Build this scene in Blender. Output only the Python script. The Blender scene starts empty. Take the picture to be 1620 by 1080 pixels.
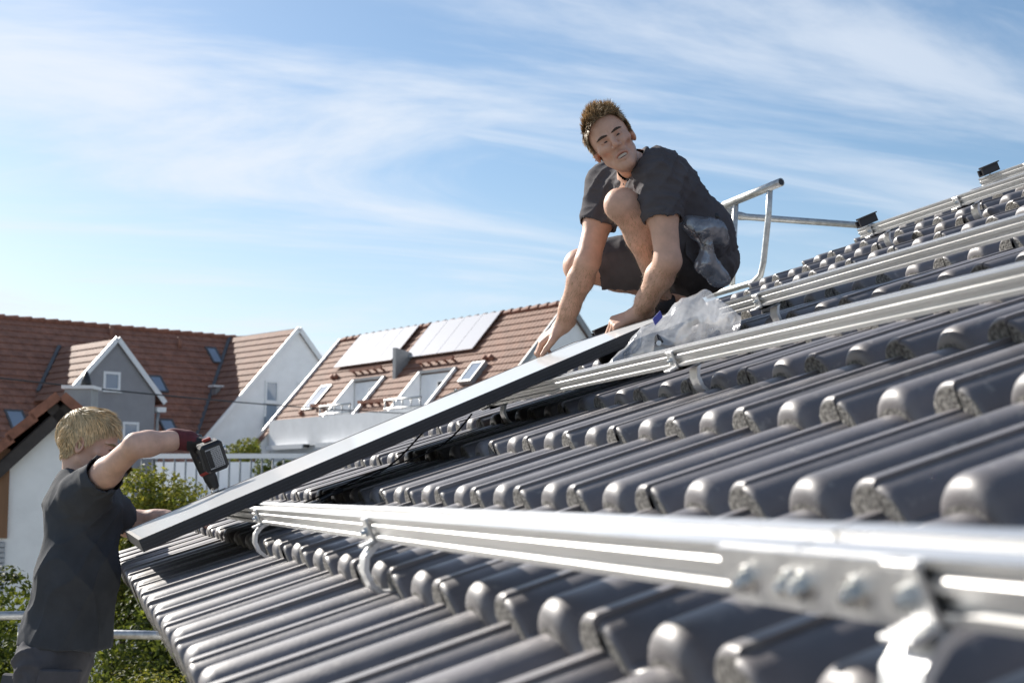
import bpy, bmesh, math, random
import numpy as np
from mathutils import Matrix, Vector

random.seed(7)
RNG = np.random.default_rng(11)
SC = bpy.context.scene
COL = SC.collection
rad = math.radians

# ------------------------------------------------------------------ camera, sky, sun
CAM = np.array([-0.16824, -3.84379, 5.74090])
PITCH, AZ = 6.1077, 16.988
cd = bpy.data.cameras.new('camera')
cam = bpy.data.objects.new('camera', cd)
COL.objects.link(cam)
cam.location = CAM
cam.rotation_euler = (rad(90 + PITCH), 0, rad(-AZ))
cd.sensor_width = 36.0
cd.sensor_fit = 'HORIZONTAL'
cd.lens = 50.466
cd.clip_start = 0.05
cd.clip_end = 3000
cd.dof.use_dof = True
cd.dof.focus_distance = 4.9
cd.dof.aperture_fstop = 6.5
SC.camera = cam

SUN_AZ, SUN_EL = -27.0, 31.0            # degrees clockwise from +Y, degrees above the horizon
SKY_STRENGTH, SUN_STRENGTH = 0.092, 5.0
world = bpy.data.worlds.new('World')
SC.world = world
world.use_nodes = True
nt = world.node_tree
for n in list(nt.nodes):
    nt.nodes.remove(n)


def nd(tree, kind, **kw):
    n = tree.nodes.new(kind)
    for k, v in kw.items():
        if hasattr(n, k):
            setattr(n, k, v)
    return n


wout = nd(nt, 'ShaderNodeOutputWorld')
bg = nd(nt, 'ShaderNodeBackground')
bg.inputs[1].default_value = SKY_STRENGTH
sky = nd(nt, 'ShaderNodeTexSky', sky_type='NISHITA', sun_disc=False)
sky.sun_elevation = rad(SUN_EL)
sky.sun_rotation = rad(SUN_AZ)
sky.altitude = 300
sky.air_density = 1.0
sky.dust_density = 0.8
sky.ozone_density = 2.2
tc = nd(nt, 'ShaderNodeTexCoord')
sep = nd(nt, 'ShaderNodeSeparateXYZ')
nt.links.new(tc.outputs['Generated'], sep.inputs[0])


def wmath(op, a, b=None, clamp=False):
    m = nd(nt, 'ShaderNodeMath', operation=op, use_clamp=clamp)
    for i, x in enumerate((a, b)):
        if x is None:
            continue
        if isinstance(x, (int, float)):
            m.inputs[i].default_value = x
        else:
            nt.links.new(x, m.inputs[i])
    return m.outputs[0]


def wcloud(rot, sx, sy, scale, detail, rough, lo, hi, dist, off):
    """a sheet of high cloud: the view direction is spread over a flat layer far overhead"""
    zz = wmath('ADD', wmath('MAXIMUM', sep.outputs[2], 0.0), 0.16)
    px = wmath('DIVIDE', sep.outputs[0], zz)
    py = wmath('DIVIDE', sep.outputs[1], zz)
    cb = nd(nt, 'ShaderNodeCombineXYZ')
    nt.links.new(px, cb.inputs[0])
    nt.links.new(py, cb.inputs[1])
    mp = nd(nt, 'ShaderNodeMapping')
    mp.inputs['Rotation'].default_value = (0, 0, rad(rot))
    mp.inputs['Scale'].default_value = (sx, sy, 1)
    mp.inputs['Location'].default_value = off
    nt.links.new(cb.outputs[0], mp.inputs[0])
    no = nd(nt, 'ShaderNodeTexNoise')
    no.inputs['Scale'].default_value = scale
    no.inputs['Detail'].default_value = detail
    no.inputs['Roughness'].default_value = rough
    no.inputs['Distortion'].default_value = dist
    nt.links.new(mp.outputs[0], no.inputs[0])
    mr = nd(nt, 'ShaderNodeMapRange')
    mr.interpolation_type = 'SMOOTHSTEP'
    mr.inputs[1].default_value = lo
    mr.inputs[2].default_value = hi
    nt.links.new(no.outputs[0], mr.inputs[0])
    return mr.outputs[0]


c1 = wcloud(35, 0.55, 1.5, 1.1, 8, 0.60, 0.44, 0.70, 0.8, (0.4, 0.2, 0))
c2 = wcloud(48, 0.35, 2.4, 1.7, 7, 0.62, 0.50, 0.80, 1.1, (3.1, 1.7, 0))
cl = wmath('MAXIMUM', wmath('MULTIPLY', c1, 0.92), wmath('MULTIPLY', c2, 0.75))
side = nd(nt, 'ShaderNodeMapRange')          # the cirrus thins out away from the sun
side.interpolation_type = 'SMOOTHSTEP'
side.inputs[1].default_value = 0.72
side.inputs[2].default_value = 0.12
side.inputs[3].default_value = 0.62
nt.links.new(sep.outputs[0], side.inputs[0])
cl = wmath('MULTIPLY', cl, side.outputs[0])
hz = nd(nt, 'ShaderNodeMapRange')
hz.interpolation_type = 'SMOOTHSTEP'
hz.inputs[1].default_value = 0.24
hz.inputs[2].default_value = -0.02
nt.links.new(sep.outputs[2], hz.inputs[0])
cl2 = wmath('ADD', wmath('ADD', cl, 0.05), wmath('MULTIPLY', hz.outputs[0], 0.50), True)
cl3 = wmath('MULTIPLY', cl2, 0.93)
mixc = nd(nt, 'ShaderNodeMixRGB')
nt.links.new(cl3, mixc.inputs[0])
hsv = nd(nt, 'ShaderNodeHueSaturation')
hsv.inputs['Hue'].default_value = 0.496
hsv.inputs['Saturation'].default_value = 1.12
hsv.inputs['Value'].default_value = 0.88
nt.links.new(sky.outputs[0], hsv.inputs['Color'])
nt.links.new(hsv.outputs[0], mixc.inputs[1])
mixc.inputs[2].default_value = (6.0, 6.45, 7.1, 1)
nt.links.new(mixc.outputs[0], bg.inputs[0])
nt.links.new(bg.outputs[0], wout.inputs[0])

sd = bpy.data.lights.new('sun', 'SUN')
sun = bpy.data.objects.new('sun', sd)
COL.objects.link(sun)
sd.energy = SUN_STRENGTH
sd.angle = rad(0.53)
sd.color = (1.0, 0.94, 0.85)
_d = Vector((math.sin(rad(SUN_AZ)) * math.cos(rad(SUN_EL)), math.cos(rad(SUN_AZ)) * math.cos(rad(SUN_EL)), math.sin(rad(SUN_EL))))
sun.rotation_euler = _d.to_track_quat('Z', 'Y').to_euler()
sun.location = (-10, 10, 30)

SC.view_settings.view_transform = 'Standard'
SC.view_settings.look = 'None'
SC.view_settings.exposure = 0.62
SC.view_settings.gamma = 1
SC.view_settings.use_curve_mapping = False
SC.render.engine = 'CYCLES'
SC.cycles.max_bounces = 6
SC.cycles.transparent_max_bounces = 12
SC.cycles.caustics_reflective = False
SC.cycles.caustics_refractive = False

# ------------------------------------------------------------------ frames of reference
TH = rad(23.19)
SV = np.array([math.cos(TH), 0, math.sin(TH)])       # up the roof slope
NV = np.array([-math.sin(TH), 0, math.cos(TH)])      # out of the roof
YV = np.array([0, 1.0, 0])                           # along the eave, away from the camera
EAVE = np.array([0, 0, 5.5])
GAUGE = 0.3257


def W(s, h, e):
    return EAVE + s * SV + h * NV + e * YV


RIGHT = np.array([math.cos(rad(AZ)), -math.sin(rad(AZ)), 0])
FWD = np.array([math.sin(rad(AZ)), math.cos(rad(AZ)), 0])
UP = np.array([0, 0, 1.0])


def G(lat, dep, z):
    """site grid: metres to the right, metres away, metres above eye level"""
    return np.array([CAM[0], CAM[1], CAM[2]]) + lat * RIGHT + dep * FWD + z * UP


# ------------------------------------------------------------------ mesh helpers
class MB:
    def __init__(self):
        self.v, self.f, self.m = [], [], []

    def add(self, V, F, m=0):
        o = len(self.v)
        self.v += [tuple(map(float, p)) for p in V]
        self.f += [tuple(int(i) + o for i in q) for q in F]
        self.m += [m] * len(F)

    def box(self, o, a, b, c, m=0):
        """box from corner o with edge vectors a, b, c"""
        o, a, b, c = map(lambda q: np.asarray(q, float), (o, a, b, c))
        V = [o, o + a, o + a + b, o + b, o + c, o + a + c, o + a + b + c, o + b + c]
        F = [(0, 3, 2, 1), (4, 5, 6, 7), (0, 1, 5, 4), (1, 2, 6, 5), (2, 3, 7, 6), (3, 0, 4, 7)]
        if np.dot(np.cross(a, b), c) < 0:
            F = [q[::-1] for q in F]
        self.add(V, F, m)

    def cbox(self, c, ax, ay, az, hx, hy, hz, bev=0.003, m=0):
        """centred box with chamfered edges"""
        ax, ay, az = map(lambda q: np.asarray(q, float), (ax, ay, az))
        P = []
        h = (hx, hy, hz)
        for sx in (-1, 1):
            for sy in (-1, 1):
                for sz in (-1, 1):
                    for k in range(3):
                        q = [sx * (hx - bev), sy * (hy - bev), sz * (hz - bev)]
                        q[k] += (sx, sy, sz)[k] * bev
                        P.append(np.asarray(c) + q[0] * ax + q[1] * ay + q[2] * az)
        self.hull(P, m)

    def hull(self, P, m=0):
        bm = bmesh.new()
        for p in P:
            bm.verts.new(p)
        r = bmesh.ops.convex_hull(bm, input=bm.verts)
        bmesh.ops.delete(bm, geom=[g for g in r['geom_unused'] if isinstance(g, bmesh.types.BMVert)], context='VERTS')
        bmesh.ops.dissolve_limit(bm, angle_limit=0.01, verts=bm.verts, edges=bm.edges)
        bm.verts.index_update()
        self.add([v.co[:] for v in bm.verts], [[v.index for v in f.verts] for f in bm.faces], m)
        bm.free()

    def tube(self, pts, r, n=10, m=0, cap=True):
        pts = [np.asarray(p, float) for p in pts]
        rs = r if isinstance(r, (list, tuple)) else [r] * len(pts)
        t0 = pts[1] - pts[0]
        t0 /= np.linalg.norm(t0)
        a = np.cross(t0, [0, 0, 1])
        if np.linalg.norm(a) < 1e-3:
            a = np.cross(t0, [1, 0, 0])
        a /= np.linalg.norm(a)
        V = []
        for i, p in enumerate(pts):
            t = pts[min(i + 1, len(pts) - 1)] - pts[max(i - 1, 0)]
            t /= np.linalg.norm(t) + 1e-12
            a = a - t * (a @ t)
            a /= np.linalg.norm(a)
            b = np.cross(t, a)
            for k in range(n):
                g = 2 * math.pi * k / n
                V.append(p + rs[i] * (math.cos(g) * a + math.sin(g) * b))
        F = []
        for i in range(len(pts) - 1):
            for k in range(n):
                k2 = (k + 1) % n
                F.append((i * n + k, i * n + k2, (i + 1) * n + k2, (i + 1) * n + k))
        if cap:
            F.append(tuple(range(n))[::-1])
            F.append(tuple((len(pts) - 1) * n + k for k in range(n)))
        self.add(V, F, m)

    def prism(self, poly, o, ex, ey, ez, L, m=0):
        """polygon (x, y pairs, counter-clockwise) in the ex/ey plane swept along ez for L"""
        o, ex, ey, ez = map(lambda q: np.asarray(q, float), (o, ex, ey, ez))
        n = len(poly)
        V = [o + x * ex + y * ey for x, y in poly] + [o + x * ex + y * ey + L * ez for x, y in poly]
        F = [(i, (i + 1) % n, n + (i + 1) % n, n + i) for i in range(n)]
        F += [tuple(range(n))[::-1], tuple(range(n, 2 * n))]
        if np.dot(np.cross(ex, ey), ez) < 0:
            F = [q[::-1] for q in F]
        self.add(V, F, m)


def mesh_np(name, V, F, mats=(), smooth=True, midx=None):
    V = np.asarray(V, np.float32)
    F = np.asarray(F, np.int32)
    me = bpy.data.meshes.new(name)
    me.vertices.add(len(V))
    me.vertices.foreach_set('co', V.ravel())
    n = F.shape[1]
    me.loops.add(F.size)
    me.loops.foreach_set('vertex_index', F.ravel())
    me.polygons.add(len(F))
    me.polygons.foreach_set('loop_start', np.arange(0, F.size, n, dtype=np.int32))
    me.polygons.foreach_set('loop_total', np.full(len(F), n, np.int32))
    me.polygons.foreach_set('use_smooth', np.full(len(F), smooth))
    for m in mats:
        me.materials.append(m)
    if midx is not None:
        me.polygons.foreach_set('material_index', np.asarray(midx, np.int32))
    me.update(calc_edges=True)
    me.validate()
    return me


def link(name, me, parent=None, loc=None):
    o = bpy.data.objects.new(name, me)
    COL.objects.link(o)
    if parent is not None:
        o.parent = parent
    if loc is not None:
        o.location = loc
    return o


def origin_of(o):
    p = np.zeros(3)
    while o is not None:
        p = p + np.array(o.location)
        o = o.parent
    return p


def obj(name, mb, mats, parent=None, smooth=False, angle=None):
    """one mesh object from a builder whose points are world points"""
    me = bpy.data.meshes.new(name)
    V = np.array(mb.v)
    org = origin_of(parent) if parent is not None else V.mean(0)
    me.from_pydata([tuple(p) for p in V - org], [], mb.f)
    for m in (mats if isinstance(mats, (list, tuple)) else [mats]):
        me.materials.append(m)
    me.polygons.foreach_set('material_index', np.array(mb.m, np.int32))
    me.polygons.foreach_set('use_smooth', np.full(len(mb.f), smooth))
    if smooth and angle:
        me.set_sharp_from_angle(angle=rad(angle))
    me.update()
    o = link(name, me, parent)
    if parent is None:
        o.location = org
    return o


def tag(o, label=None, cat=None, group=None, kind=None):
    for k, v in (('label', label), ('category', cat), ('group', group), ('kind', kind)):
        if v:
            o[k] = v
    return o


def thing(name, loc, label, cat, group=None):
    o = bpy.data.objects.new(name, None)
    o.empty_display_size = 0.1
    COL.objects.link(o)
    o.location = loc
    return tag(o, label, cat, group)


# ------------------------------------------------------------------ materials
def mat(name, col, rough=0.6, metal=0.0, var=0.0, vscale=8.0, bump=0.0, bscale=40.0, spec=0.5, stretch=None,
        col2=None, sub=0.0, coat=0.0, objvar=0.0, rvar=0.0, detail=5.0, bdist=0.01, attr=None, specks=None):
    m = bpy.data.materials.new(name)
    m.use_nodes = True
    t = m.node_tree
    p = t.nodes['Principled BSDF']
    p.inputs['Base Color'].default_value = (*col, 1)
    p.inputs['Roughness'].default_value = rough
    p.inputs['Metallic'].default_value = metal
    p.inputs['Specular IOR Level'].default_value = spec
    p.inputs['Coat Weight'].default_value = coat
    if sub:
        p.inputs['Subsurface Weight'].default_value = sub
        p.inputs['Subsurface Radius'].default_value = (1.0, 0.35, 0.2)
        p.inputs['Subsurface Scale'].default_value = 0.006
    tcn = nd(t, 'ShaderNodeTexCoord')
    mp = nd(t, 'ShaderNodeMapping')
    if stretch:
        mp.inputs['Scale'].default_value = stretch
    t.links.new(tcn.outputs['Object'], mp.inputs[0])
    if objvar:                                   # every copy gets its own patch of the pattern
        oi0 = nd(t, 'ShaderNodeObjectInfo')
        sc0 = nd(t, 'ShaderNodeMath', operation='MULTIPLY')
        sc0.inputs[1].default_value = 37.0
        t.links.new(oi0.outputs['Random'], sc0.inputs[0])
        cb0 = nd(t, 'ShaderNodeCombineXYZ')
        for q in range(3):
            t.links.new(sc0.outputs[0], cb0.inputs[q])
        t.links.new(cb0.outputs[0], mp.inputs['Location'])
    last = None
    if var or col2:
        no = nd(t, 'ShaderNodeTexNoise')
        no.inputs['Scale'].default_value = vscale
        no.inputs['Detail'].default_value = detail
        no.inputs['Roughness'].default_value = 0.6
        t.links.new(mp.outputs[0], no.inputs[0])
        mx = nd(t, 'ShaderNodeMixRGB')
        c2 = col2 or tuple(c * (1 - var) for c in col)
        c1_ = col if col2 else tuple(min(1, c * (1 + var)) for c in col)
        mx.inputs[1].default_value = (*c2, 1)
        mx.inputs[2].default_value = (*c1_, 1)
        mr = nd(t, 'ShaderNodeMapRange')
        mr.inputs[1].default_value = 0.32
        mr.inputs[2].default_value = 0.68
        t.links.new(no.outputs[0], mr.inputs[0])
        t.links.new(mr.outputs[0], mx.inputs[0])
        last = mx.outputs[0]
        if rvar:
            rr = nd(t, 'ShaderNodeMapRange')
            rr.inputs[3].default_value = max(0.02, rough - rvar)
            rr.inputs[4].default_value = min(1, rough + rvar)
            t.links.new(no.outputs[0], rr.inputs[0])
            t.links.new(rr.outputs[0], p.inputs['Roughness'])
    if specks:
        ns = nd(t, 'ShaderNodeTexNoise')
        ns.inputs['Scale'].default_value = 42
        ns.inputs['Detail'].default_value = 4
        t.links.new(mp.outputs[0], ns.inputs[0])
        ms = nd(t, 'ShaderNodeMapRange')
        ms.inputs[1].default_value = 0.62
        ms.inputs[2].default_value = 0.74
        ms.inputs[4].default_value = 0.55
        t.links.new(ns.outputs[0], ms.inputs[0])
        mxs = nd(t, 'ShaderNodeMixRGB')
        mxs.inputs[2].default_value = (*specks, 1)
        t.links.new(ms.outputs[0], mxs.inputs[0])
        t.links.new(last, mxs.inputs[1])
        last = mxs.outputs[0]
    if attr:
        at = nd(t, 'ShaderNodeAttribute', attribute_name=attr)
        mx3 = nd(t, 'ShaderNodeMixRGB', blend_type='MULTIPLY')
        mx3.inputs[0].default_value = 1
        if last is not None:
            t.links.new(last, mx3.inputs[1])
        else:
            mx3.inputs[1].default_value = (*col, 1)
        t.links.new(at.outputs['Color'], mx3.inputs[2])
        last = mx3.outputs[0]
    if objvar:
        oi = nd(t, 'ShaderNodeObjectInfo')
        mr2 = nd(t, 'ShaderNodeMapRange')
        mr2.inputs[3].default_value = 1 - objvar
        mr2.inputs[4].default_value = 1 + objvar
        t.links.new(oi.outputs['Random'], mr2.inputs[0])
        mx2 = nd(t, 'ShaderNodeMixRGB', blend_type='MULTIPLY')
        mx2.inputs[0].default_value = 1
        if last is not None:
            t.links.new(last, mx2.inputs[1])
        else:
            mx2.inputs[1].default_value = (*col, 1)
        t.links.new(mr2.outputs[0], mx2.inputs[2])
        last = mx2.outputs[0]
    if last is not None:
        t.links.new(last, p.inputs['Base Color'])
    if bump:
        nb = nd(t, 'ShaderNodeTexNoise')
        nb.inputs['Scale'].default_value = bscale
        nb.inputs['Detail'].default_value = 6
        t.links.new(mp.outputs[0], nb.inputs[0])
        bp = nd(t, 'ShaderNodeBump')
        bp.inputs['Strength'].default_value = bump
        bp.inputs['Distance'].default_value = bdist
        t.links.new(nb.outputs[0], bp.inputs['Height'])
        t.links.new(bp.outputs[0], p.inputs['Normal'])
    return m


M = {}
M['tile'] = mat('tile', (0.150, 0.137, 0.142), 0.54, var=0.16, vscale=14, bump=0.12, bscale=160, objvar=0.16, rvar=0.10, spec=0.55, specks=(0.36, 0.34, 0.31), bdist=0.004)
_p = M['tile'].node_tree.nodes['Principled BSDF']
_p.inputs['Coat Weight'].default_value = 0.66
_p.inputs['Coat Roughness'].default_value = 0.43
M['tile_rough'] = mat('tile_rough', (0.34, 0.325, 0.30), 0.85, col2=(0.05, 0.046, 0.043), vscale=95, bump=0.9, bscale=150, bdist=0.006, detail=3)
M['alu'] = mat('alu', (0.67, 0.67, 0.667), 0.40, metal=0.94, var=0.06, vscale=30, stretch=(1, 0.06, 1), bump=0.05, bscale=120, rvar=0.10)
M['alu_cast'] = mat('alu_cast', (0.72, 0.72, 0.72), 0.42, metal=0.85, var=0.08, vscale=25, bump=0.15, bscale=90, rvar=0.1)
M['steel'] = mat('steel', (0.62, 0.62, 0.60), 0.28, metal=1.0, var=0.1, vscale=30, rvar=0.1)
M['galv'] = mat('galv', (0.50, 0.51, 0.51), 0.45, metal=0.85, var=0.22, vscale=28, bump=0.15, bscale=60, rvar=0.12)
M['black_alu'] = mat('black_alu', (0.050, 0.048, 0.052), 0.45, spec=0.4, metal=0.0, var=0.15, vscale=20, bump=0.04, bscale=200, rvar=0.08)
M['black_plastic'] = mat('black_plastic', (0.016, 0.016, 0.018), 0.42, var=0.2, vscale=30, bump=0.1, bscale=200)
M['cable'] = mat('cable', (0.012, 0.012, 0.013), 0.5, var=0.1)
M['red_plastic'] = mat('red_plastic', (0.35, 0.04, 0.03), 0.4, var=0.1)
M['wood_deck'] = mat('wood_deck', (0.30, 0.22, 0.14), 0.8, var=0.25, vscale=6, stretch=(1, 8, 8), bump=0.2, bscale=30)
M['underlay'] = mat('underlay', (0.03, 0.03, 0.032), 0.85, var=0.2, vscale=10)
M['fascia'] = mat('fascia', (0.16, 0.15, 0.14), 0.9, col2=(0.02, 0.02, 0.018), vscale=60, bump=0.6, bscale=80)
M['render_white'] = mat('render_white', (0.88, 0.885, 0.89), 0.85, var=0.05, vscale=3, bump=0.15, bscale=60)
M['render_grey'] = mat('render_grey', (0.29, 0.29, 0.305), 0.9, var=0.06, vscale=2.5, bump=0.15, bscale=60)
M['render_pale'] = mat('render_pale', (0.68, 0.70, 0.73), 0.9, var=0.05, vscale=3, bump=0.1, bscale=60)
M['red_tile'] = mat('red_tile', (0.275, 0.128, 0.084), 0.75, var=0.28, vscale=3.5, bump=0.3, bscale=30, detail=8)
M['red_tile_b'] = mat('red_tile_b', (0.235, 0.115, 0.074), 0.75, var=0.22, vscale=3.5, bump=0.3, bscale=30, detail=8)
M['ridge_tile'] = mat('ridge_tile', (0.26, 0.11, 0.07), 0.75, var=0.3, vscale=9)
M['lead'] = mat('lead', (0.085, 0.088, 0.095), 0.6, var=0.2, vscale=5)
M['zinc'] = mat('zinc', (0.30, 0.31, 0.32), 0.5, metal=0.4, var=0.12, vscale=4)
M['pvc_white'] = mat('pvc_white', (0.80, 0.81, 0.82), 0.4, var=0.02)
M['window_glass'] = mat('window_glass', (0.03, 0.04, 0.05), 0.05, spec=0.8)
M['window_glass_pale'] = mat('window_glass_pale', (0.24, 0.30, 0.38), 0.08, spec=0.8)
M['pv_far'] = mat('pv_far', (0.045, 0.055, 0.08), 0.12, spec=1.0, coat=1.0)
M['pv_far'].node_tree.nodes['Principled BSDF'].inputs['IOR'].default_value = 2.6
M['pv_far'].node_tree.nodes['Principled BSDF'].inputs['Coat IOR'].default_value = 2.4
_q = M['pv_far'].node_tree.nodes['Principled BSDF']
_q.inputs['Sheen Weight'].default_value = 0.8  # pale sheen added to stand for the sky's reflection on the arrays
_q.inputs['Sheen Roughness'].default_value = 0.6
M['brown_wood'] = mat('brown_wood', (0.20, 0.105, 0.055), 0.7, var=0.3, vscale=5, stretch=(1, 1, 0.1))
M['shutter'] = mat('shutter', (0.42, 0.43, 0.45), 0.6, var=0.05)
M['dark_board'] = mat('dark_board', (0.05, 0.042, 0.04), 0.7, var=0.2)
M['copper'] = mat('copper', (0.26, 0.12, 0.08), 0.6, var=0.2)
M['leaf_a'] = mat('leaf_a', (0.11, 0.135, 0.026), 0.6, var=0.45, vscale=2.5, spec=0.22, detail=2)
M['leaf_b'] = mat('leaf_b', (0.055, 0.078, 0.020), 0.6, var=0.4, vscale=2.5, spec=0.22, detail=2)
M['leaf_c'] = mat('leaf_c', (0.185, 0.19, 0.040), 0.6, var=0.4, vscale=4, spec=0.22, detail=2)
for _k in ('leaf_a', 'leaf_b', 'leaf_c'):           # thin leaves let the light through
    _t = M[_k].node_tree
    _pr = _t.nodes['Principled BSDF']
    _o = [n for n in _t.nodes if n.type == 'OUTPUT_MATERIAL'][0]
    _tl = nd(_t, 'ShaderNodeBsdfTranslucent')
    _src = _pr.inputs['Base Color'].links[0].from_socket
    _br = nd(_t, 'ShaderNodeMixRGB', blend_type='MULTIPLY')
    _br.inputs[0].default_value = 1
    _br.inputs[2].default_value = (1.9, 1.75, 1.0, 1)
    _t.links.new(_src, _br.inputs[1])
    _t.links.new(_br.outputs[0], _tl.inputs[0])
    _mx = nd(_t, 'ShaderNodeMixShader')
    _mx.inputs[0].default_value = 0.32
    _t.links.new(_pr.outputs[0], _mx.inputs[1])
    _t.links.new(_tl.outputs[0], _mx.inputs[2])
    _t.links.new(_mx.outputs[0], _o.inputs[0])
M['bark'] = mat('bark', (0.09, 0.07, 0.05), 0.9, var=0.3, vscale=10, bump=0.5, bscale=30)
M['soil'] = mat('soil', (0.21, 0.20, 0.16), 0.95, var=0.35, vscale=0.4, bump=0.3, bscale=5)
M['asphalt'] = mat('asphalt', (0.06, 0.06, 0.062), 0.9, var=0.15, vscale=1.0)
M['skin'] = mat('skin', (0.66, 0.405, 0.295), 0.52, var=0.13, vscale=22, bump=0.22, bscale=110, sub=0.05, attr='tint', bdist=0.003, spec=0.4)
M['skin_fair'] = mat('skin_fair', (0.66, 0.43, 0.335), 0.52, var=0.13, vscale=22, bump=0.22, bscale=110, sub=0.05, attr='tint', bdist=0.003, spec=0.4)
M['hair_brown'] = mat('hair_brown', (0.43, 0.315, 0.19), 0.5, attr='tint')
M['hair_blond'] = mat('hair_blond', (0.66, 0.51, 0.30), 0.5, attr='tint')
M['brow'] = mat('brow', (0.06, 0.035, 0.02), 0.6)
M['brow_blond'] = mat('brow_blond', (0.30, 0.21, 0.11), 0.6)
M['eye'] = mat('eye', (0.03, 0.025, 0.025), 0.15)
M['teeth'] = mat('teeth', (0.70, 0.66, 0.58), 0.3)
M['tee_grey'] = mat('tee_grey', (0.092, 0.086, 0.094), 0.9, var=0.16, vscale=7, bump=0.35, bscale=420, bdist=0.002, spec=0.2)
M['tee_navy'] = mat('tee_navy', (0.058, 0.063, 0.073), 0.9, var=0.14, vscale=9, bump=0.35, bscale=420, bdist=0.002, spec=0.2)
M['shorts'] = mat('shorts', (0.105, 0.098, 0.104), 0.85, var=0.2, vscale=9, bump=0.35, bscale=350, bdist=0.002, spec=0.2)
M['trousers'] = mat('trousers', (0.085, 0.084, 0.095), 0.85, var=0.22, vscale=9, bump=0.35, bscale=350, bdist=0.002, spec=0.2)
M['shoe'] = mat('shoe', (0.030, 0.030, 0.034), 0.6, var=0.2, vscale=40, bump=0.3, bscale=200)
M['sole'] = mat('sole', (0.12, 0.12, 0.12), 0.7, var=0.1)
M['lace'] = mat('lace', (0.5, 0.5, 0.5), 0.8)
M['sock'] = mat('sock', (0.04, 0.04, 0.045), 0.95)
M['glove_red'] = mat('glove_red', (0.11, 0.020, 0.026), 0.8, var=0.25, vscale=60, bump=0.4, bscale=300, bdist=0.002)
M['glove_black'] = mat('glove_black', (0.018, 0.018, 0.02), 0.7, var=0.2, vscale=40, bump=0.4, bscale=200, bdist=0.002)
M['cord_white'] = mat('cord_white', (0.55, 0.52, 0.46), 0.8)
M['patch'] = mat('patch', (0.10, 0.11, 0.45), 0.5)


def film_mat(name, col, clear, gloss):
    m = bpy.data.materials.new(name)
    m.use_nodes = True
    t = m.node_tree
    for n in list(t.nodes):
        t.nodes.remove(n)
    out = nd(t, 'ShaderNodeOutputMaterial')
    tr = nd(t, 'ShaderNodeBsdfTransparent')
    df = nd(t, 'ShaderNodeBsdfDiffuse')
    tl = nd(t, 'ShaderNodeBsdfTranslucent')
    gl = nd(t, 'ShaderNodeBsdfGlossy')
    df.inputs[0].default_value = (*col, 1)
    tl.inputs[0].default_value = (*col, 1)
    gl.inputs[0].default_value = (0.95, 0.96, 1, 1)
    gl.inputs['Roughness'].default_value = 0.16
    a = nd(t, 'ShaderNodeMixShader')
    a.inputs[0].default_value = 0.5
    t.links.new(df.outputs[0], a.inputs[1])
    t.links.new(tl.outputs[0], a.inputs[2])
    b = nd(t, 'ShaderNodeMixShader')
    tcn = nd(t, 'ShaderNodeTexCoord')
    no = nd(t, 'ShaderNodeTexNoise')
    no.inputs['Scale'].default_value = 14
    no.inputs['Detail'].default_value = 5
    t.links.new(tcn.outputs['Object'], no.inputs[0])
    mr = nd(t, 'ShaderNodeMapRange')
    mr.inputs[1].default_value = 0.35
    mr.inputs[2].default_value = 0.65
    mr.inputs[3].default_value = max(0, clear - 0.18)
    mr.inputs[4].default_value = min(1, clear + 0.18)
    t.links.new(no.outputs[0], mr.inputs[0])
    t.links.new(mr.outputs[0], b.inputs[0])
    t.links.new(a.outputs[0], b.inputs[1])
    t.links.new(tr.outputs[0], b.inputs[2])
    c = nd(t, 'ShaderNodeMixShader')
    c.inputs[0].default_value = gloss
    t.links.new(b.outputs[0], c.inputs[1])
    t.links.new(gl.outputs[0], c.inputs[2])
    bp = nd(t, 'ShaderNodeBump')
    bp.inputs['Strength'].default_value = 0.35
    bp.inputs['Distance'].default_value = 0.008
    nb = nd(t, 'ShaderNodeTexNoise')
    nb.inputs['Scale'].default_value = 30
    nb.inputs['Detail'].default_value = 3
    t.links.new(tcn.outputs['Object'], nb.inputs[0])
    t.links.new(nb.outputs[0], bp.inputs['Height'])
    for q in (df, gl, tl):
        t.links.new(bp.outputs[0], q.inputs['Normal'])
    t.links.new(c.outputs[0], out.inputs[0])
    return m


M['film'] = film_mat('film', (0.93, 0.94, 0.96), 0.64, 0.12)
M['film_grey'] = film_mat('film_grey', (0.50, 0.52, 0.57), 0.52, 0.16)


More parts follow.
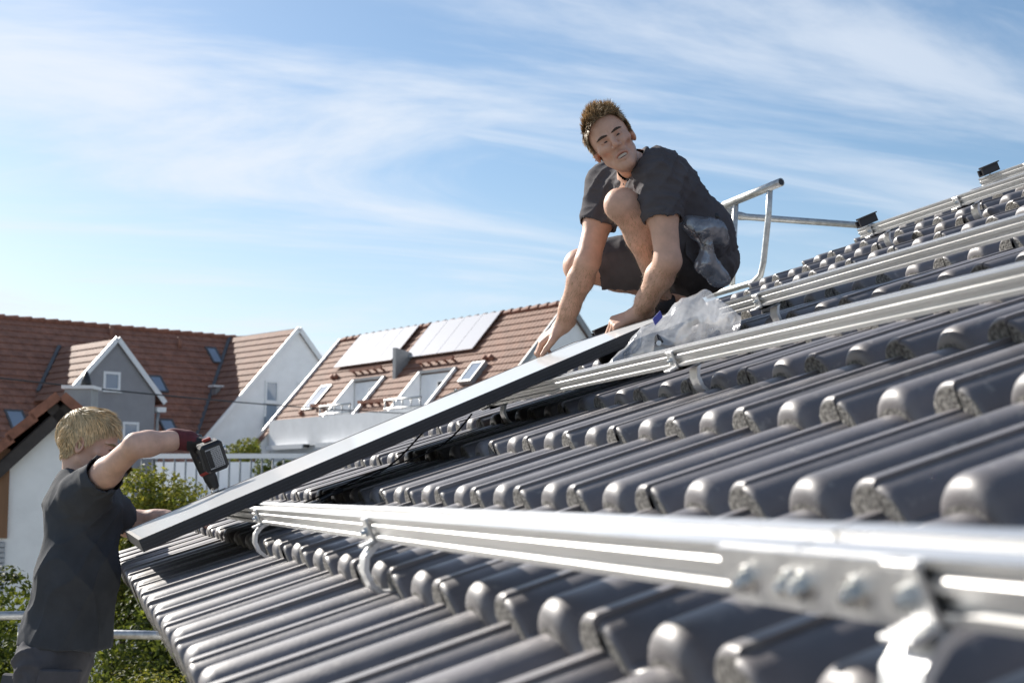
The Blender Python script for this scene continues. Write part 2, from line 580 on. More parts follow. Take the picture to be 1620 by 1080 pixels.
def pv_mat():
    """black cell glass: cells with thin bus bars, printed behind the glass"""
    m = mat('pv_glass', (0.010, 0.011, 0.016), 0.24, spec=0.8, coat=1.0)
    m.node_tree.nodes['Principled BSDF'].inputs['Coat Roughness'].default_value = 0.07
    m.node_tree.nodes['Principled BSDF'].inputs['Coat IOR'].default_value = 2.6
    t = m.node_tree
    p = t.nodes['Principled BSDF']
    p.inputs['Sheen Weight'].default_value = 1.0      # white sheen added to stand for the glare on the glass
    p.inputs['Sheen Roughness'].default_value = 0.62
    p.inputs['Sheen Tint'].default_value = (0.95, 0.94, 0.92, 1)
    tcn = nd(t, 'ShaderNodeTexCoord')
    sp = nd(t, 'ShaderNodeSeparateXYZ')
    t.links.new(tcn.outputs['Object'], sp.inputs[0])

    def lines(ch, period, width):
        a = nd(t, 'ShaderNodeMath', operation='MULTIPLY')
        t.links.new(sp.outputs[ch], a.inputs[0])
        a.inputs[1].default_value = 1 / period
        b = nd(t, 'ShaderNodeMath', operation='FRACT')
        t.links.new(a.outputs[0], b.inputs[0])
        c = nd(t, 'ShaderNodeMath', operation='LESS_THAN')
        t.links.new(b.outputs[0], c.inputs[0])
        c.inputs[1].default_value = width / period
        return c.outputs[0]
    mx = nd(t, 'ShaderNodeMath', operation='MAXIMUM')
    t.links.new(lines(0, 0.16, 0.003), mx.inputs[0])
    t.links.new(lines(1, 0.16, 0.003), mx.inputs[1])
    cm = nd(t, 'ShaderNodeMixRGB')
    cm.inputs[1].default_value = (0.010, 0.011, 0.017, 1)
    cm.inputs[2].default_value = (0.035, 0.036, 0.042, 1)
    t.links.new(mx.outputs[0], cm.inputs[0])
    t.links.new(cm.outputs[0], p.inputs['Base Color'])
    return m


M['pv_glass'] = pv_mat()

# ------------------------------------------------------------------ ground
mb = MB()
mb.add([(-1500, -1500, 0), (1500, -1500, 0), (1500, 1500, 0), (-1500, 1500, 0)], [(0, 1, 2, 3)])
tag(obj('ground', mb, M['soil']), kind='structure')
mb = MB()
q = [G(-60, 21, 0), G(60, 21, 0), G(60, 26, 0), G(-60, 26, 0)]
mb.add([(p[0], p[1], 0.006) for p in q], [(0, 1, 2, 3)])
tag(obj('street', mb, M['asphalt']), kind='structure')

# ------------------------------------------------------------------ the house whose roof is in the foreground
house = thing('tiled_house', (3.0, 0, 0), 'house in the foreground whose dark grey glazed roof is being fitted with rails', 'house')
E_FAR, E_NEAR, S_END = 2.50, -4.35, 5.75
HX = EAVE[0]


def roof_slab(mbx, s0, s1, h0, h1, e0, e1, m=0):
    mbx.box(W(s0, h0, e0), (s1 - s0) * SV, (e1 - e0) * YV, (h1 - h0) * NV, m)


mb = MB(); roof_slab(mb, 0.10, S_END, -0.20, -0.125, E_NEAR + 0.02, E_FAR - 0.06); obj('roof_deck', mb, M['underlay'], house)
mb = MB(); roof_slab(mb, 0.05, 0.085, -0.17, -0.062, E_NEAR + 0.02, E_FAR - 0.05); obj('eave_board', mb, M['fascia'], house)
mb = MB()
mb.box((0.55, E_NEAR + 0.3, 0), (9.0, 0, 0), (0, E_FAR - 0.3 - E_NEAR - 0.3, 0), (0, 0, 5.33))
obj('wall', mb, M['render_white'], house)
mb = MB()
sl2 = np.array([math.cos(TH), 0, -math.sin(TH)])
n2 = np.array([math.sin(TH), 0, math.cos(TH)])
top = W(S_END, -0.20, E_NEAR + 0.02)
mb.box(top, 5.7 * sl2, (E_FAR - E_NEAR - 0.08) * YV, 0.14 * n2)
obj('back_slope', mb, M['tile'], house)


# one tile: a smooth roll and a seam roll, nose rounded over at the front
def tile_mesh(name, seed):
    rg = np.random.default_rng(seed)
    tilt = 0.034 / GAUGE
    ys = np.unique(np.concatenate([np.linspace(-.162, -.098, 11), [-.088, -.075, -.062], np.linspace(-.052, .052, 21),
                                   [.062, .075, .088], np.linspace(.098, .1365, 8), [.138]]))

    def roll(x, w, H, p=2.4, q=0.62):
        a = np.clip(1 - np.abs(x / w) ** p, 0, 1)
        return H * a ** q
    z = np.maximum(roll(ys, .053, .048), np.maximum(roll(ys + .15, .053, .048), roll(ys - .15, .053, .048) - .0045)) - .048
    z = np.where(ys > .1366, z - .004, z)
    dy = np.gradient(ys)
    dz = np.gradient(z)
    ny, nz = -dz / np.hypot(dy, dz), dy / np.hypot(dy, dz)
    lim = np.where(np.abs(ys) < .1, .55, .3)
    r = np.where(np.abs(ys) < .07, .027, .010)
    rows = []
    s = np.zeros_like(ys)
    zb = z - .041
    yi = ys - ny * r * lim
    yi = np.clip(yi, ys.min(), ys.max())
    rows.append(np.stack([s - .0005, yi, zb - .004], 1))
    for i in range(6):
        ph = i / 5 * math.pi / 2
        ins = r - r * math.sin(ph)
        insz = np.minimum(ins, .030)
        sx = r - r * math.cos(ph)
        yy = np.clip(ys - ny * ins * lim, ys.min(), ys.max())
        rows.append(np.stack([sx, yy, z - np.maximum(nz, .25) * insz - tilt * sx], 1))
    for sx in (.06, .13, .20, .27, .34, .42):
        wv = rg.normal(0, .0006, len(ys))
        rows.append(np.stack([np.full_like(ys, sx), ys, z - tilt * sx], 1))
    rows.append(rows[-1] + np.array([0, 0, -.016]))
    n = len(ys)
    V = np.concatenate(rows)
    F, mi = [], []
    for i in range(len(rows) - 1):
        for k in range(n - 1):
            F.append((i * n + k, (i + 1) * n + k, (i + 1) * n + k + 1, i * n + k + 1))
            seam = ys[k] < -.093 or ys[k] > .093
            mi.append(1 if (seam and i < 2) or (i == 0) else 0)
    V = list(map(tuple, V))
    # skirts along both sides
    for k, dirn in ((0, 1), (n - 1, -1)):
        base = len(V)
        for i in range(len(rows)):
            p = rows[i][k]
            V.append((p[0], p[1], p[2] - .014))
        for i in range(len(rows) - 1):
            q = (i * n + k, base + i, base + i + 1, (i + 1) * n + k)
            F.append(q if dirn == 1 else q[::-1])
            mi.append(0)
    V = np.array(V)
    F = np.array(F)[:, ::-1]
    me = mesh_np(name, V, F, (M['tile'], M['tile_rough']), True, mi)
    me.set_sharp_from_angle(angle=rad(50))
    return me


tile_me = [tile_mesh('roof_tile', s) for s in (1, 2)]
ROT = (0, -TH, 0)
cells = []
for k in range(17):
    for j in range(-8, 15):
        p = W(k * GAUGE + .1, 0, -0.3 * j)
        d = p - CAM
        dep = d @ (FWD * math.cos(rad(PITCH)) + UP * math.sin(rad(PITCH)))
        lat = d @ RIGHT
        vert = d @ (UP * math.cos(rad(PITCH)) - FWD * math.sin(rad(PITCH)))
        vis = dep > 0.25 and abs(lat / dep) < 0.3567 + 0.25 / dep and abs(vert / dep) < 0.2378 + 0.25 / dep
        cells.append((0 if vis else 1, np.linalg.norm(d), k, j))
cells.sort()
rest = MB()
tr = Matrix.Rotation(-TH, 4, 'Y')
for i, (hid, dist, k, j) in enumerate(cells):
    jit = RNG.normal(0, 1, 6)
    pos = W(k * GAUGE + jit[0] * .0016, jit[1] * .0007, -0.3 * j + jit[2] * .0008)
    eul = (jit[3] * .0025, -TH + jit[4] * .002, jit[5] * .0025)
    if i < 300:
        o = link('roof_tile', tile_me[i % 2], house, tuple(pos - np.array(house.location)))
        o.rotation_euler = eul
    else:
        me = tile_me[0]
        Vv = np.array([v.co[:] for v in me.vertices])
        R_ = np.array(tr.to_3x3())
        rest.add(Vv @ R_.T + pos, [tuple(p.vertices) for p in me.polygons], 0)
if rest.v:
    o = obj('roof_tile_field', rest, M['tile'], house, True, 50)
    o['kind'] = 'stuff'

# ------------------------------------------------------------------ aluminium mounting rails
RW, RT = 0.040, 0.080        # rail width along the slope, top height over the tiles
RAIL_POLY = [(0, 0), (.040, 0), (.040, .040), (.027, .040), (.027, .030), (.013, .030), (.013, .040), (-.002, .040), (-.002, .035),
             (.0015, .0335), (.0015, .0285), (-.0025, .0265), (-.0025, .0195), (.0025, .0175), (.0025, .0095), (-.003, .0075), (-.003, .0)]
RAIL_POLY = RAIL_POLY[::-1]


def rail(s, e0, e1, label, top=RT, skew=0.0):
    mbx = MB()
    mbx.prism(RAIL_POLY[::-1], W(s - RW / 2, top - .040, e0), SV, NV, YV, e1 - e0)
    o = obj('mounting_rail', mbx, M['alu'], None, False)
    return tag(o, label, 'mounting rail', 'aluminium rails across the tiled roof')


rail(0.36, -3.005, 1.16, 'lowest aluminium rail, running under the solar panel to the splice plate')
rail(0.36, -4.3, -3.010, 'short near piece of the lowest rail, past the bolted splice')
rail(1.27, -4.3, 1.18, 'aluminium rail passing in front of the plastic bag and under the panel')
rail(1.92, -4.3, 1.25, 'aluminium rail behind the plastic bag at the panel top edge')
rail(3.20, -4.3, 1.31, 'aluminium rail high on the roof below the topmost one')
rail(3.81, -4.3, 1.27, 'topmost aluminium rail near the upper right corner')

# splice plate on the lowest rail
sp = thing('splice_plate', W(0.337, .06, -3.0), 'bolted splice plate on the front of the lowest rail', 'splice plate')
mb = MB(); roof_slab(mb, 0.3335, 0.3385, .037, .079, -3.135, -2.89); obj('plate', mb, M['alu_cast'], sp)
for ee in (-2.925, -2.985, -3.005, -3.07):
    mb = MB()
    c = W(0.3335, .056, ee)
    mb.tube([c, c - .0025 * SV], .011, 14)
    mb.tube([c - .0025 * SV, c - .0085 * SV], .0082, 6)
    mb.tube([c - .0085 * SV, c - .0125 * SV], [.0045, .004], 10)
    obj('bolt', mb, M['steel'], sp, True, 35)


def hook(nose, rail_s, e, label, w=.042):
    t = thing('roof_hook', W(nose, 0, e), label, 'roof hook', 'aluminium roof hooks holding the rails')
    path = [(nose + .05, -.052), (nose + .005, -.046), (nose - .010, -.040), (nose - .020, -.022), (nose - .021, .004), (nose - .012, .022),
            (nose + .006, .032), (rail_s - .018, .0345), (rail_s + .03, .0345)]
    th = .0085
    P = np.array(path)
    T = np.gradient(P, axis=0)
    T /= np.linalg.norm(T, axis=1)[:, None]
    Nn = np.stack([-T[:, 1], T[:, 0]], 1)
    V, F = [], []
    for (s, h), (ns, nh) in zip(P, Nn):
        for sg, ee in ((1, -1), (1, 1), (-1, 1), (-1, -1)):
            V.append(W(s + sg * ns * th / 2, h + sg * nh * th / 2, e + ee * w / 2))
    for i in range(len(P) - 1):
        for a in range(4):
            b = (a + 1) % 4
            F.append((4 * i + a, 4 * i + b, 4 * i + 4 + b, 4 * i + 4 + a))
    F += [(3, 2, 1, 0), tuple(4 * (len(P) - 1) + a for a in range(4))]
    mbx = MB(); mbx.add(V, F)
    obj('hook_bar', mbx, M['alu_cast'], t, True, 40)
    mbx = MB()
    f0 = rail_s - .0225
    mbx.cbox(W(f0 - .0025, .056, e), SV, YV, NV, .0025, .017, .020, .0015)
    mbx.cbox(W(f0 + .003, .0765, e), SV, YV, NV, .008, .017, .0025, .001)
    mbx.cbox(W(f0 - .012, .0395, e), SV, YV, NV, .012, .017, .0025, .001)
    obj('rail_clip', mbx, M['alu_cast'], t)
    mbx = MB()
    c = W(f0 - .005, .058, e)
    mbx.tube([c, c - .006 * SV], .0085, 6)
    mbx.tube([c - .006 * SV, c - .011 * SV], .0045, 8)
    obj('bolt', mbx, M['steel'], t, True, 35)


n2_, n5, n7, n11, n13 = GAUGE, 4 * GAUGE, 6 * GAUGE, 10 * GAUGE, 12 * GAUGE
hook(n2_, .36, -0.16, 'roof hook on the lowest rail beside the panel shadow')
hook(n2_, .36, -1.58, 'roof hook halfway along the lowest rail, out in the sun')
hook(n2_, .36, -3.13, 'blurred roof hook closest to the lens, beside the splice plate')
hook(n5, 1.27, -0.86, 'roof hook on the rail below the plastic bag')
hook(n5, 1.27, 0.66, 'bright roof hook in the shade under the panel')
hook(n7, 1.92, -0.10, 'roof hook on the rail right of the plastic bag')
hook(n11, 3.20, 1.22, 'roof hook on the high rail beside its black end clamp')
hook(n11, 3.20, 0.62, 'roof hook on the high rail close to the right picture edge')
hook(n13 - .06, 3.81, 0.95, 'small roof hook on the topmost rail')

# ------------------------------------------------------------------ solar panel
PS0, PS1, PE0, PE1, PB, PT = 0.052, 1.745, 0.02, 1.035, 0.0805, 0.1150
pan = thing('solar_module', W((PS0 + PS1) / 2, PB, (PE0 + PE1) / 2), 'black framed solar panel being fitted on the tiled roof', 'solar panel')
FR = 0.011


def frame_bar(s0, s1, e0, e1, along):
    mbx = MB()
    roof_slab(mbx, s0, s1, PB, PT, e0, e1)
    # outer ribs of the extrusion
    if along == 's':
        eo = e0 if e0 < .3 else e1
        sg = -1 if e0 < .3 else 1
        for hh in (PB + .004, PB + .0135, PB + .023):
            mbx.box(W(s0 + .001, hh, eo), (s1 - s0 - .002) * SV, sg * .003 * YV, .0042 * NV)
    o = obj('frame_bar', mbx, M['black_alu'], pan)


frame_bar(PS0, PS1, PE0, PE0 + FR, 's')
frame_bar(PS0, PS1, PE1 - FR, PE1, 's')
frame_bar(PS0, PS0 + FR, PE0 + FR, PE1 - FR, 'e')
frame_bar(PS1 - FR, PS1, PE0 + FR, PE1 - FR, 'e')
me = bpy.data.meshes.new('glass')
L_, Wd = PS1 - PS0 - 2 * FR, PE1 - PE0 - 2 * FR
gv = [(x, y, zz) for zz in (0, .004) for x, y in ((0, 0), (L_, 0), (L_, Wd), (0, Wd))]
me.from_pydata(gv, [], [(0, 3, 2, 1), (4, 5, 6, 7), (0, 1, 5, 4), (1, 2, 6, 5), (2, 3, 7, 6), (3, 0, 4, 7)])
me.materials.append(M['pv_glass'])
gl = link('glass', me, pan, tuple(W(PS0 + FR, PT - .0055, PE0 + FR) - np.array(pan.location)))
gl.rotation_euler = ROT
mb = MB(); roof_slab(mb, PS0 + FR, PS1 - FR, PT - .012, PT - .0065, PE0 + FR, PE1 - FR); obj('back_sheet', mb, M['black_plastic'], pan)
mb = MB(); roof_slab(mb, 1.35, 1.45, PB + .002, PT - .012, .42, .62); obj('junction_box', mb, M['black_plastic'], pan)
for seed, (sa, sb, ea) in enumerate(((.95, .52, .30), (1.08, .62, .24))):
    pts = []
    for i in range(15):
        a = i / 14
        pts.append(W(sa + (sb - sa) * a, .045 + .03 * math.cos(a * 5 + seed) * (1 - a) - .03 * a, ea - .12 * math.sin(a * 3.1) + .05 * seed))
    mb = MB(); mb.tube(pts, .0026, 8); obj('cable', mb, M['cable'], pan, True)
mb = MB(); mb.tube([W(.60, .020, .10), W(.57, .024, .06)], .0075, 10); mb.tube([W(.57, .024, .06), W(.53, .022, .055)], .0055, 10)
obj('cable_plug', mb, M['black_plastic'], pan, True, 40)


def clamp(s, e, h, label, length=.085, mounted=False):
    t = thing('end_clamp', W(s, h, e), label, 'end clamp', 'black end clamps on the rail ends')
    mbx = MB()
    ez = YV
    prof = [(-.018, .0), (.018, .0), (.018, .033), (.030, .033), (.030, .038), (-.002, .038), (-.002, .030), (.010, .030), (.010, .006), (-.010, .006), (-.010, .028), (-.018, .028)]
    if mounted:
        prof = [(-.016, .030), (.022, .030), (.022, .034), (-.016, .034)]
    mbx.prism([(-x, y) for x, y in prof][::-1], W(s, h, e) - length / 2 * SV, YV, NV, SV, length)
    obj('clamp_body', mbx, M['black_alu'], t)
    mbx = MB()
    c = W(s, h + (.006 if not mounted else .034), e)
    mbx.tube([c - .02 * NV, c + .006 * NV], .0035, 8)
    mbx.tube([c + .001 * NV, c + .007 * NV], .0065, 12)
    obj('bolt', mbx, M['steel'], t, True, 35)


clamp(0.36, 1.058, .0825, 'black end clamp under the drill bit at the panel edge', mounted=True)
clamp(1.27, 1.058, .0825, 'black end clamp on the far edge of the panel, right of mid span', mounted=True)
clamp(1.92, 1.175, .085, 'black end clamp on the rail end behind the panel top corner')
clamp(3.20, 1.255, .085, 'black end clamp on the high rail, against the sky')
clamp(3.81, 1.215, .085, 'uppermost black end clamp against the sky')

# ------------------------------------------------------------------ houses across the street
KH = 1.5
LA, LU, LV = np.array([-10.7, 30.0, 3.7]), np.array([.72, .694, 0]), np.array([.694, -.72, 0])
LU, LV = LU / np.linalg.norm(LU), np.array([LU[1], -LU[0], 0]) / np.linalg.norm(LU)


def gk(p):
    return G(p[0] * KH, p[1] * KH, p[2] * KH)


def frame(A, U, V, k=1.0):
    """local grid of a house: along the ridge, across it, height from the ridge"""
    return lambda u, v, z: gk((A + u * U + v * V + z * UP) * k)


LH = frame(LA, LU, LV)
RA = np.array([-4.19, 35, 3.75])
RU = np.array([.6075, -.794, 0]); RU /= np.linalg.norm(RU)
RV = np.array([RU[1], -RU[0], 0])
RH = frame(RA, RU, RV, .88)


def tiled_slope(mbx, P, a0, a1, w1, holes=(), course=.205, col=.135, lift=.020, m=0, w0=0.0):
    """stepped courses of roof tiles; P(a, w, h) gives the point along the eave, down the slope, out of it"""
    nr = max(1, int(round((w1 - w0) / course)))
    dw = (w1 - w0) / nr
    for r in range(nr):
        wa, wb = w0 + r * dw, w0 + (r + 1) * dw
        spans = [(a0, a1)]
        for (h0, h1, g0, g1) in holes:
            if wb > g0 + .02 and wa < g1 - .02:
                new = []
                for s in spans:
                    if s[0] < h0:
                        new.append((s[0], min(s[1], h0)))
                    if s[1] > h1:
                        new.append((max(s[0], h1), s[1]))
                spans = new
        for (p, q) in spans:
            if q - p < .01:
                continue
            nc = max(1, int(round((q - p) / col)))
            da = (q - p) / nc
            prof = []
            for c in range(nc):
                for fr, hh in ((0, 0), (.22, .008), (.5, .008), (.72, 0)):
                    prof.append((p + (c + fr) * da, hh))
            prof.append((q, 0))
            V, F = [], []
            n = len(prof)
            for (a, hh) in prof:
                V += [P(a, wa - .01, hh * .6), P(a, wb, hh + lift), P(a, wb + .002, -.02)]
            for i in range(n - 1):
                b = 3 * i
                F += [(b, b + 1, b + 4, b + 3), (b + 1, b + 2, b + 5, b + 4)]
            mbx.add(V, F, m)


def win_frame(parent, P, u0, u1, z0, z1, name='window', sill=True, glass='window_glass', bar=.045, mullion=False, deep=.05):
    """window in a wall plane: P(u, o, z), o is metres (local) out of the wall"""
    mbx = MB()
    du, dz = u1 - u0, z1 - z0

    def bx(a, b, c, d, o0, o1):
        p0 = P(a, o0, c)
        mbx.box(p0, P(b, o0, c) - p0, P(a, o1, c) - p0, P(a, o0, d) - p0)
    bx(u0, u0 + bar, z0, z1, -.01, .03); bx(u1 - bar, u1, z0, z1, -.01, .03)
    bx(u0 + bar, u1 - bar, z1 - bar, z1, -.01, .03); bx(u0 + bar, u1 - bar, z0, z0 + bar, -.01, .03)
    if mullion:
        bx(u0 + bar, u1 - bar, (z0 + z1) / 2 - bar / 3, (z0 + z1) / 2 + bar / 3, -.01, .028)
    f = obj(name, mbx, M['pvc_white'], parent)
    mbx = MB(); bx(u0 + bar, u1 - bar, z0 + bar, z1 - bar, 0.002, .012); obj('pane', mbx, M[glass], f)
    if sill:
        mbx = MB(); bx(u0 - .02, u1 + .02, z0 - .03, z0 - .002, 0.001, .06); obj('sill', mbx, M['pvc_white'], f)
    return f


def skylight(parent, P, a0, a1, w0, w1, glass='window_glass_pale', fm='lead', h=.05, bar=.04):
    mbx = MB()

    def bx(a, b, c, d, h0, h1):
        p0 = P(a, c, h0)
        mbx.box(p0, P(b, c, h0) - p0, P(a, d, h0) - p0, P(a, c, h1) - p0)
    bx(a0 - bar, a0, w0 - bar, w1 + bar, -.03, h); bx(a1, a1 + bar, w0 - bar, w1 + bar, -.03, h)
    bx(a0, a1, w0 - bar, w0, -.03, h); bx(a0, a1, w1, w1 + bar, -.03, h)
    f = obj('skylight', mbx, M[fm], parent)
    mbx = MB(); bx(a0, a1, w0, w1, -.02, h - .012); obj('pane', mbx, M[glass], f)
    return f


def poly_wall(name, pts, thick, m, parent):
    """flat wall from a list of corner points, given a thickness vector"""
    mbx = MB()
    n = len(pts)
    V = list(pts) + [p + thick for p in pts]
    F = [tuple(range(n)), tuple(range(n, 2 * n))[::-1]] + [(i, n + i, n + (i + 1) % n, (i + 1) % n) for i in range(n)]
    mbx.add(V, F)
    return obj(name, mbx, m, parent)


def bar_between(mbx, p, q, wdt, hgt, m=0, up=UP):
    d = (q - p)
    L = np.linalg.norm(d); d = d / L
    s = np.cross(d, up); s /= np.linalg.norm(s)
    u = np.cross(s, d)
    mbx.box(p - s * wdt / 2 - u * hgt / 2, d * L, s * wdt, u * hgt, m)


# ---- left house with two cross gables
lh = thing('gabled_house', LH(1, 0, -9.5), 'long house with red tiled roof, a grey gable and a white gable', 'house')
tm = math.tan(rad(46)); cm = math.cos(rad(46))
mv = lambda a, w, h: LH(a, w * cm + h * math.sin(rad(46)), -w * math.sin(rad(46)) + h * cm)
mvb = lambda a, w, h: LH(a, -w * cm - h * math.sin(rad(46)), -w * math.sin(rad(46)) + h * cm)
mb = MB(); tiled_slope(mb, mv, -9, 6.55, 4.25)
obj('roof', mb, M['red_tile'], lh)
mb = MB(); tiled_slope(mb, lambda a, w, h: mvb(a, w, h), -9, 6.55, 4.25, course=.6, col=1.2); obj('rear_roof', mb, M['red_tile'], lh)
mb = MB(); mb.box(LH(-9, -2.75, -10), LH(6.4, -2.75, -10) - LH(-9, -2.75, -10), LH(-9, 2.75, -10) - LH(-9, -2.75, -10), LH(0, 0, 7.1) - LH(0, 0, 0))
obj('wall', mb, M['render_white'], lh)
for i in range(52):
    a = -9 + i * .3
    mb = MB(); mb.tube([LH(a, 0, .01), LH(a + .31, 0, .03)], [.052 * KH, .066 * KH], 8)
    obj('ridge_tile', mb, M['ridge_tile'], lh)
# white cross gable
pw = rad(47)
gu, gv_, gz = 5.57, 2.73, 0.0
for sg in (-1, 1):
    mb = MB()
    Pw = lambda a, w, h, sg=sg: LH(gu + sg * (w * math.cos(pw) + h * math.sin(pw)), a, gz - w * math.sin(pw) + h * math.cos(pw))
    tiled_slope(mb, Pw, -0.2, gv_ + .06, 4.4)
    obj('gable_roof', mb, M['red_tile_b' if sg < 0 else 'red_tile'], lh)
hw = 2.95
poly_wall('gable_wall', [LH(gu, gv_, gz - .06), LH(gu + hw, gv_, gz - .06 - hw * math.tan(pw)), LH(gu + hw, gv_, -10), LH(gu - hw, gv_, -10), LH(gu - hw, gv_, gz - .06 - hw * math.tan(pw))],
          LH(0, -.15, 0) - LH(0, 0, 0), M['render_white'], lh)
for sg in (-1, 1):
    mb = MB()
    bar_between(mb, LH(gu, gv_ + .07, gz), LH(gu + sg * 2.9, gv_ + .07, gz - 2.9 * math.tan(pw)), .05, .16)
    obj('verge_board', mb, M['pvc_white'], lh)
Pg = lambda u, o, z: LH(u, gv_ + o, z)
win_frame(lh, Pg, 4.72, 5.07, -1.68, -1.20, glass='window_glass_pale')
win_frame(lh, Pg, 4.71, 5.08, -2.06, -1.70, sill=False, glass='window_glass_pale')
mb = MB(); mb.box(LH(4.70, gv_ + .03, -2.3), LH(.4, 0, 0) - LH(0, 0, 0), LH(0, .06, 0) - LH(0, 0, 0), LH(0, 0, .30) - LH(0, 0, 0)); obj('balcony_panel', mb, M['window_glass_pale'], lh)
win_frame(lh, Pg, 5.58, 5.84, -1.72, -1.19, glass='window_glass_pale')
# grey cross gable
pd = rad(48.5)
du, dv, dz = 0.985, 3.0, -0.60
for sg in (-1, 1):
    mb = MB()
    Pw = lambda a, w, h, sg=sg: LH(du + sg * (w * math.cos(pd) + h * math.sin(pd)), a, dz - w * math.sin(pd) + h * math.cos(pd))
    tiled_slope(mb, Pw, 0.1, dv + .06, 1.66)
    obj('gable_roof', mb, M['red_tile_b' if sg < 0 else 'red_tile'], lh)
hd = 0.90
poly_wall('grey_gable_wall', [LH(du, dv, dz - .05), LH(du + hd, dv, dz - .05 - hd * math.tan(pd)), LH(du + hd, dv, -9), LH(du - hd, dv, -9), LH(du - hd, dv, dz - .05 - hd * math.tan(pd))],
          LH(0, -2.4, 0) - LH(0, 0, 0), M['render_grey'], lh)
for sg in (-1, 1):
    mb = MB()
    bar_between(mb, LH(du, dv + .07, dz + .01), LH(du + sg * 1.1, dv + .07, dz + .01 - 1.1 * math.tan(pd)), .05, .15)
    obj('verge_board', mb, M['pvc_white'], lh)
mb = MB(); mb.box(LH(du + .93, dv - .5, dz - 1.42), LH(.2, 0, 0) - LH(0, 0, 0), LH(0, .56, 0) - LH(0, 0, 0), LH(0, 0, .1) - LH(0, 0, 0)); obj('gutter', mb, M['pvc_white'], lh)
mb = MB(); mb.tube([LH(du + .98, dv + .02, dz - 1.42), LH(du + .95, dv + .03, dz - 1.6), LH(du + .93, dv + .03, dz - 4)], .035 * KH, 8); obj('downpipe', mb, M['zinc'], lh, True)
Pgd = lambda u, o, z: LH(u, dv + o, z)
win_frame(lh, Pgd, .72, 1.09, -1.64, -1.26, glass='window_glass_pale', bar=.05)
win_frame(lh, Pgd, 1.17, 1.53, -2.72, -2.24, glass='window_glass_pale', bar=.05)
for (a0, a1, v0, v1) in ((-.80, -.50, 2.02, 2.36), (4.72, 4.93, .33, .66), (2.83, 3.06, 1.12, 1.43), (2.54, 2.80, 2.08, 2.40), (-3.2, -2.9, 1.4, 1.75)):
    skylight(lh, mv, a0, a1, v0 / cm, v1 / cm)
mb = MB(); mb.box(LH(4.15, 1.50, -1.95), LH(.16, 0, 0) - LH(0, 0, 0), LH(0, .16, 0) - LH(0, 0, 0), LH(0, 0, .62) - LH(0, 0, 0)); obj('flue', mb, M['zinc'], lh)
mb = MB(); mb.box(LH(4.10, 1.44, -1.32), LH(.30, 0, 0) - LH(0, 0, 0), LH(0, .24, 0) - LH(0, 0, 0), LH(0, 0, .045) - LH(0, 0, 0)); obj('flue_cap', mb, M['pvc_white'], lh)
mb = MB(); mb.tube([LH(2.38, .2, -.4), LH(2.38, .2, .0)], .05 * KH, 8); obj('vent_pipe', mb, M['red_tile'], lh, True)
mb = MB(); mb.tube([LH(4.0, .35, -.42), LH(4.0, .35, -.12)], .05 * KH, 8); obj('vent_pipe', mb, M['red_tile'], lh, True)
# valley flashings where the cross gables meet the main slope
for (q0, q1) in (((gu - .02, .02, .03), (gu - 2.45, 2.52, -2.60)), ((du - .02, .62, -.56), (du - .95, 1.62, -1.62))):
    mb = MB(); bar_between(mb, LH(*q0), LH(*q1), .11, .06); obj('valley_flashing', mb, M['lead'], lh)
mb = MB(); bar_between(mb, mv(-9, 4.27, -.03), mv(6.5, 4.27, -.03), .12, .10); obj('eave_gutter', mb, M['zinc'], lh)
mb = MB(); mb.tube([mv(2.18, 4.30, -.1), LH(2.18, 2.80, -3.35), LH(2.18, 2.80, -7)], .05 * KH, 8); obj('downpipe', mb, M['zinc'], lh, True)

# ---- right house with solar arrays and two recessed balconies
rh = thing('solar_house', RH(4, 0, -9.5), 'house with brown tiled roof, glaring solar arrays and recessed balconies', 'house')
pr = rad(48)
rs = lambda a, w, h: RH(a, w * math.cos(pr) + h * math.sin(pr), -w * math.sin(pr) + h * math.cos(pr))
rb = lambda a, w, h: RH(a, -w * math.cos(pr) - h * math.sin(pr), -w * math.sin(pr) + h * math.cos(pr))
LOG = [(2.47, 3.74, 1.66, 2.82), (5.15, 6.46, 1.66, 2.82)]
mb = MB(); tiled_slope(mb, rs, 0, 8.72, 2.82, holes=LOG); tiled_slope(mb, rs, 0, .26, 3.5, w0=2.82); obj('roof', mb, M['red_tile_b'], rh)
mb = MB(); tiled_slope(mb, rb, 0, 8.72, 3.4, course=.6, col=1.0); obj('rear_roof', mb, M['red_tile_b'], rh)
for i in range(29):
    a = .01 + i * .3
    mb = MB(); mb.tube([RH(a, 0, .01), RH(a + .31, 0, .03)], [.05 * KH, .064 * KH], 8)
    obj('ridge_tile', mb, M['ridge_tile'], rh)
for a_, nm in ((8.66, 1), (.06, -1)):
    h3 = 2.3
    poly_wall('gable_wall', [RH(a_, 0, -.06), RH(a_, h3, -.06 - h3 * math.tan(pr)), RH(a_, h3, -10), RH(a_, -h3, -10), RH(a_, -h3, -.06 - h3 * math.tan(pr))],
              RH(-.12 * nm, 0, 0) - RH(0, 0, 0), M['render_white'], rh)
for a_ in (-.02, 8.74):
    for sg in (1, -1):
        mb = MB()
        bar_between(mb, RH(a_, 0, .02), RH(a_, sg * (2.35 if a_ < 0 else 2.1), .02 - (2.35 if a_ < 0 else 2.1) * math.tan(pr)), .06, .14)
        obj('verge_board', mb, M['pvc_white' if a_ < 0 else 'zinc'], rh)
zt = -2.82 * math.sin(pr)
nv = 2.82 * math.cos(pr)
mb = MB(); mb.box(RH(.26, .4, zt - 8), RH(8.6, .4, zt - 8) - RH(.26, .4, zt - 8), RH(.26, nv + .12, 0) - RH(.26, .4, 0), RH(0, 0, 7.93) - RH(0, 0, 0)); obj('wall', mb, M['render_pale'], rh)
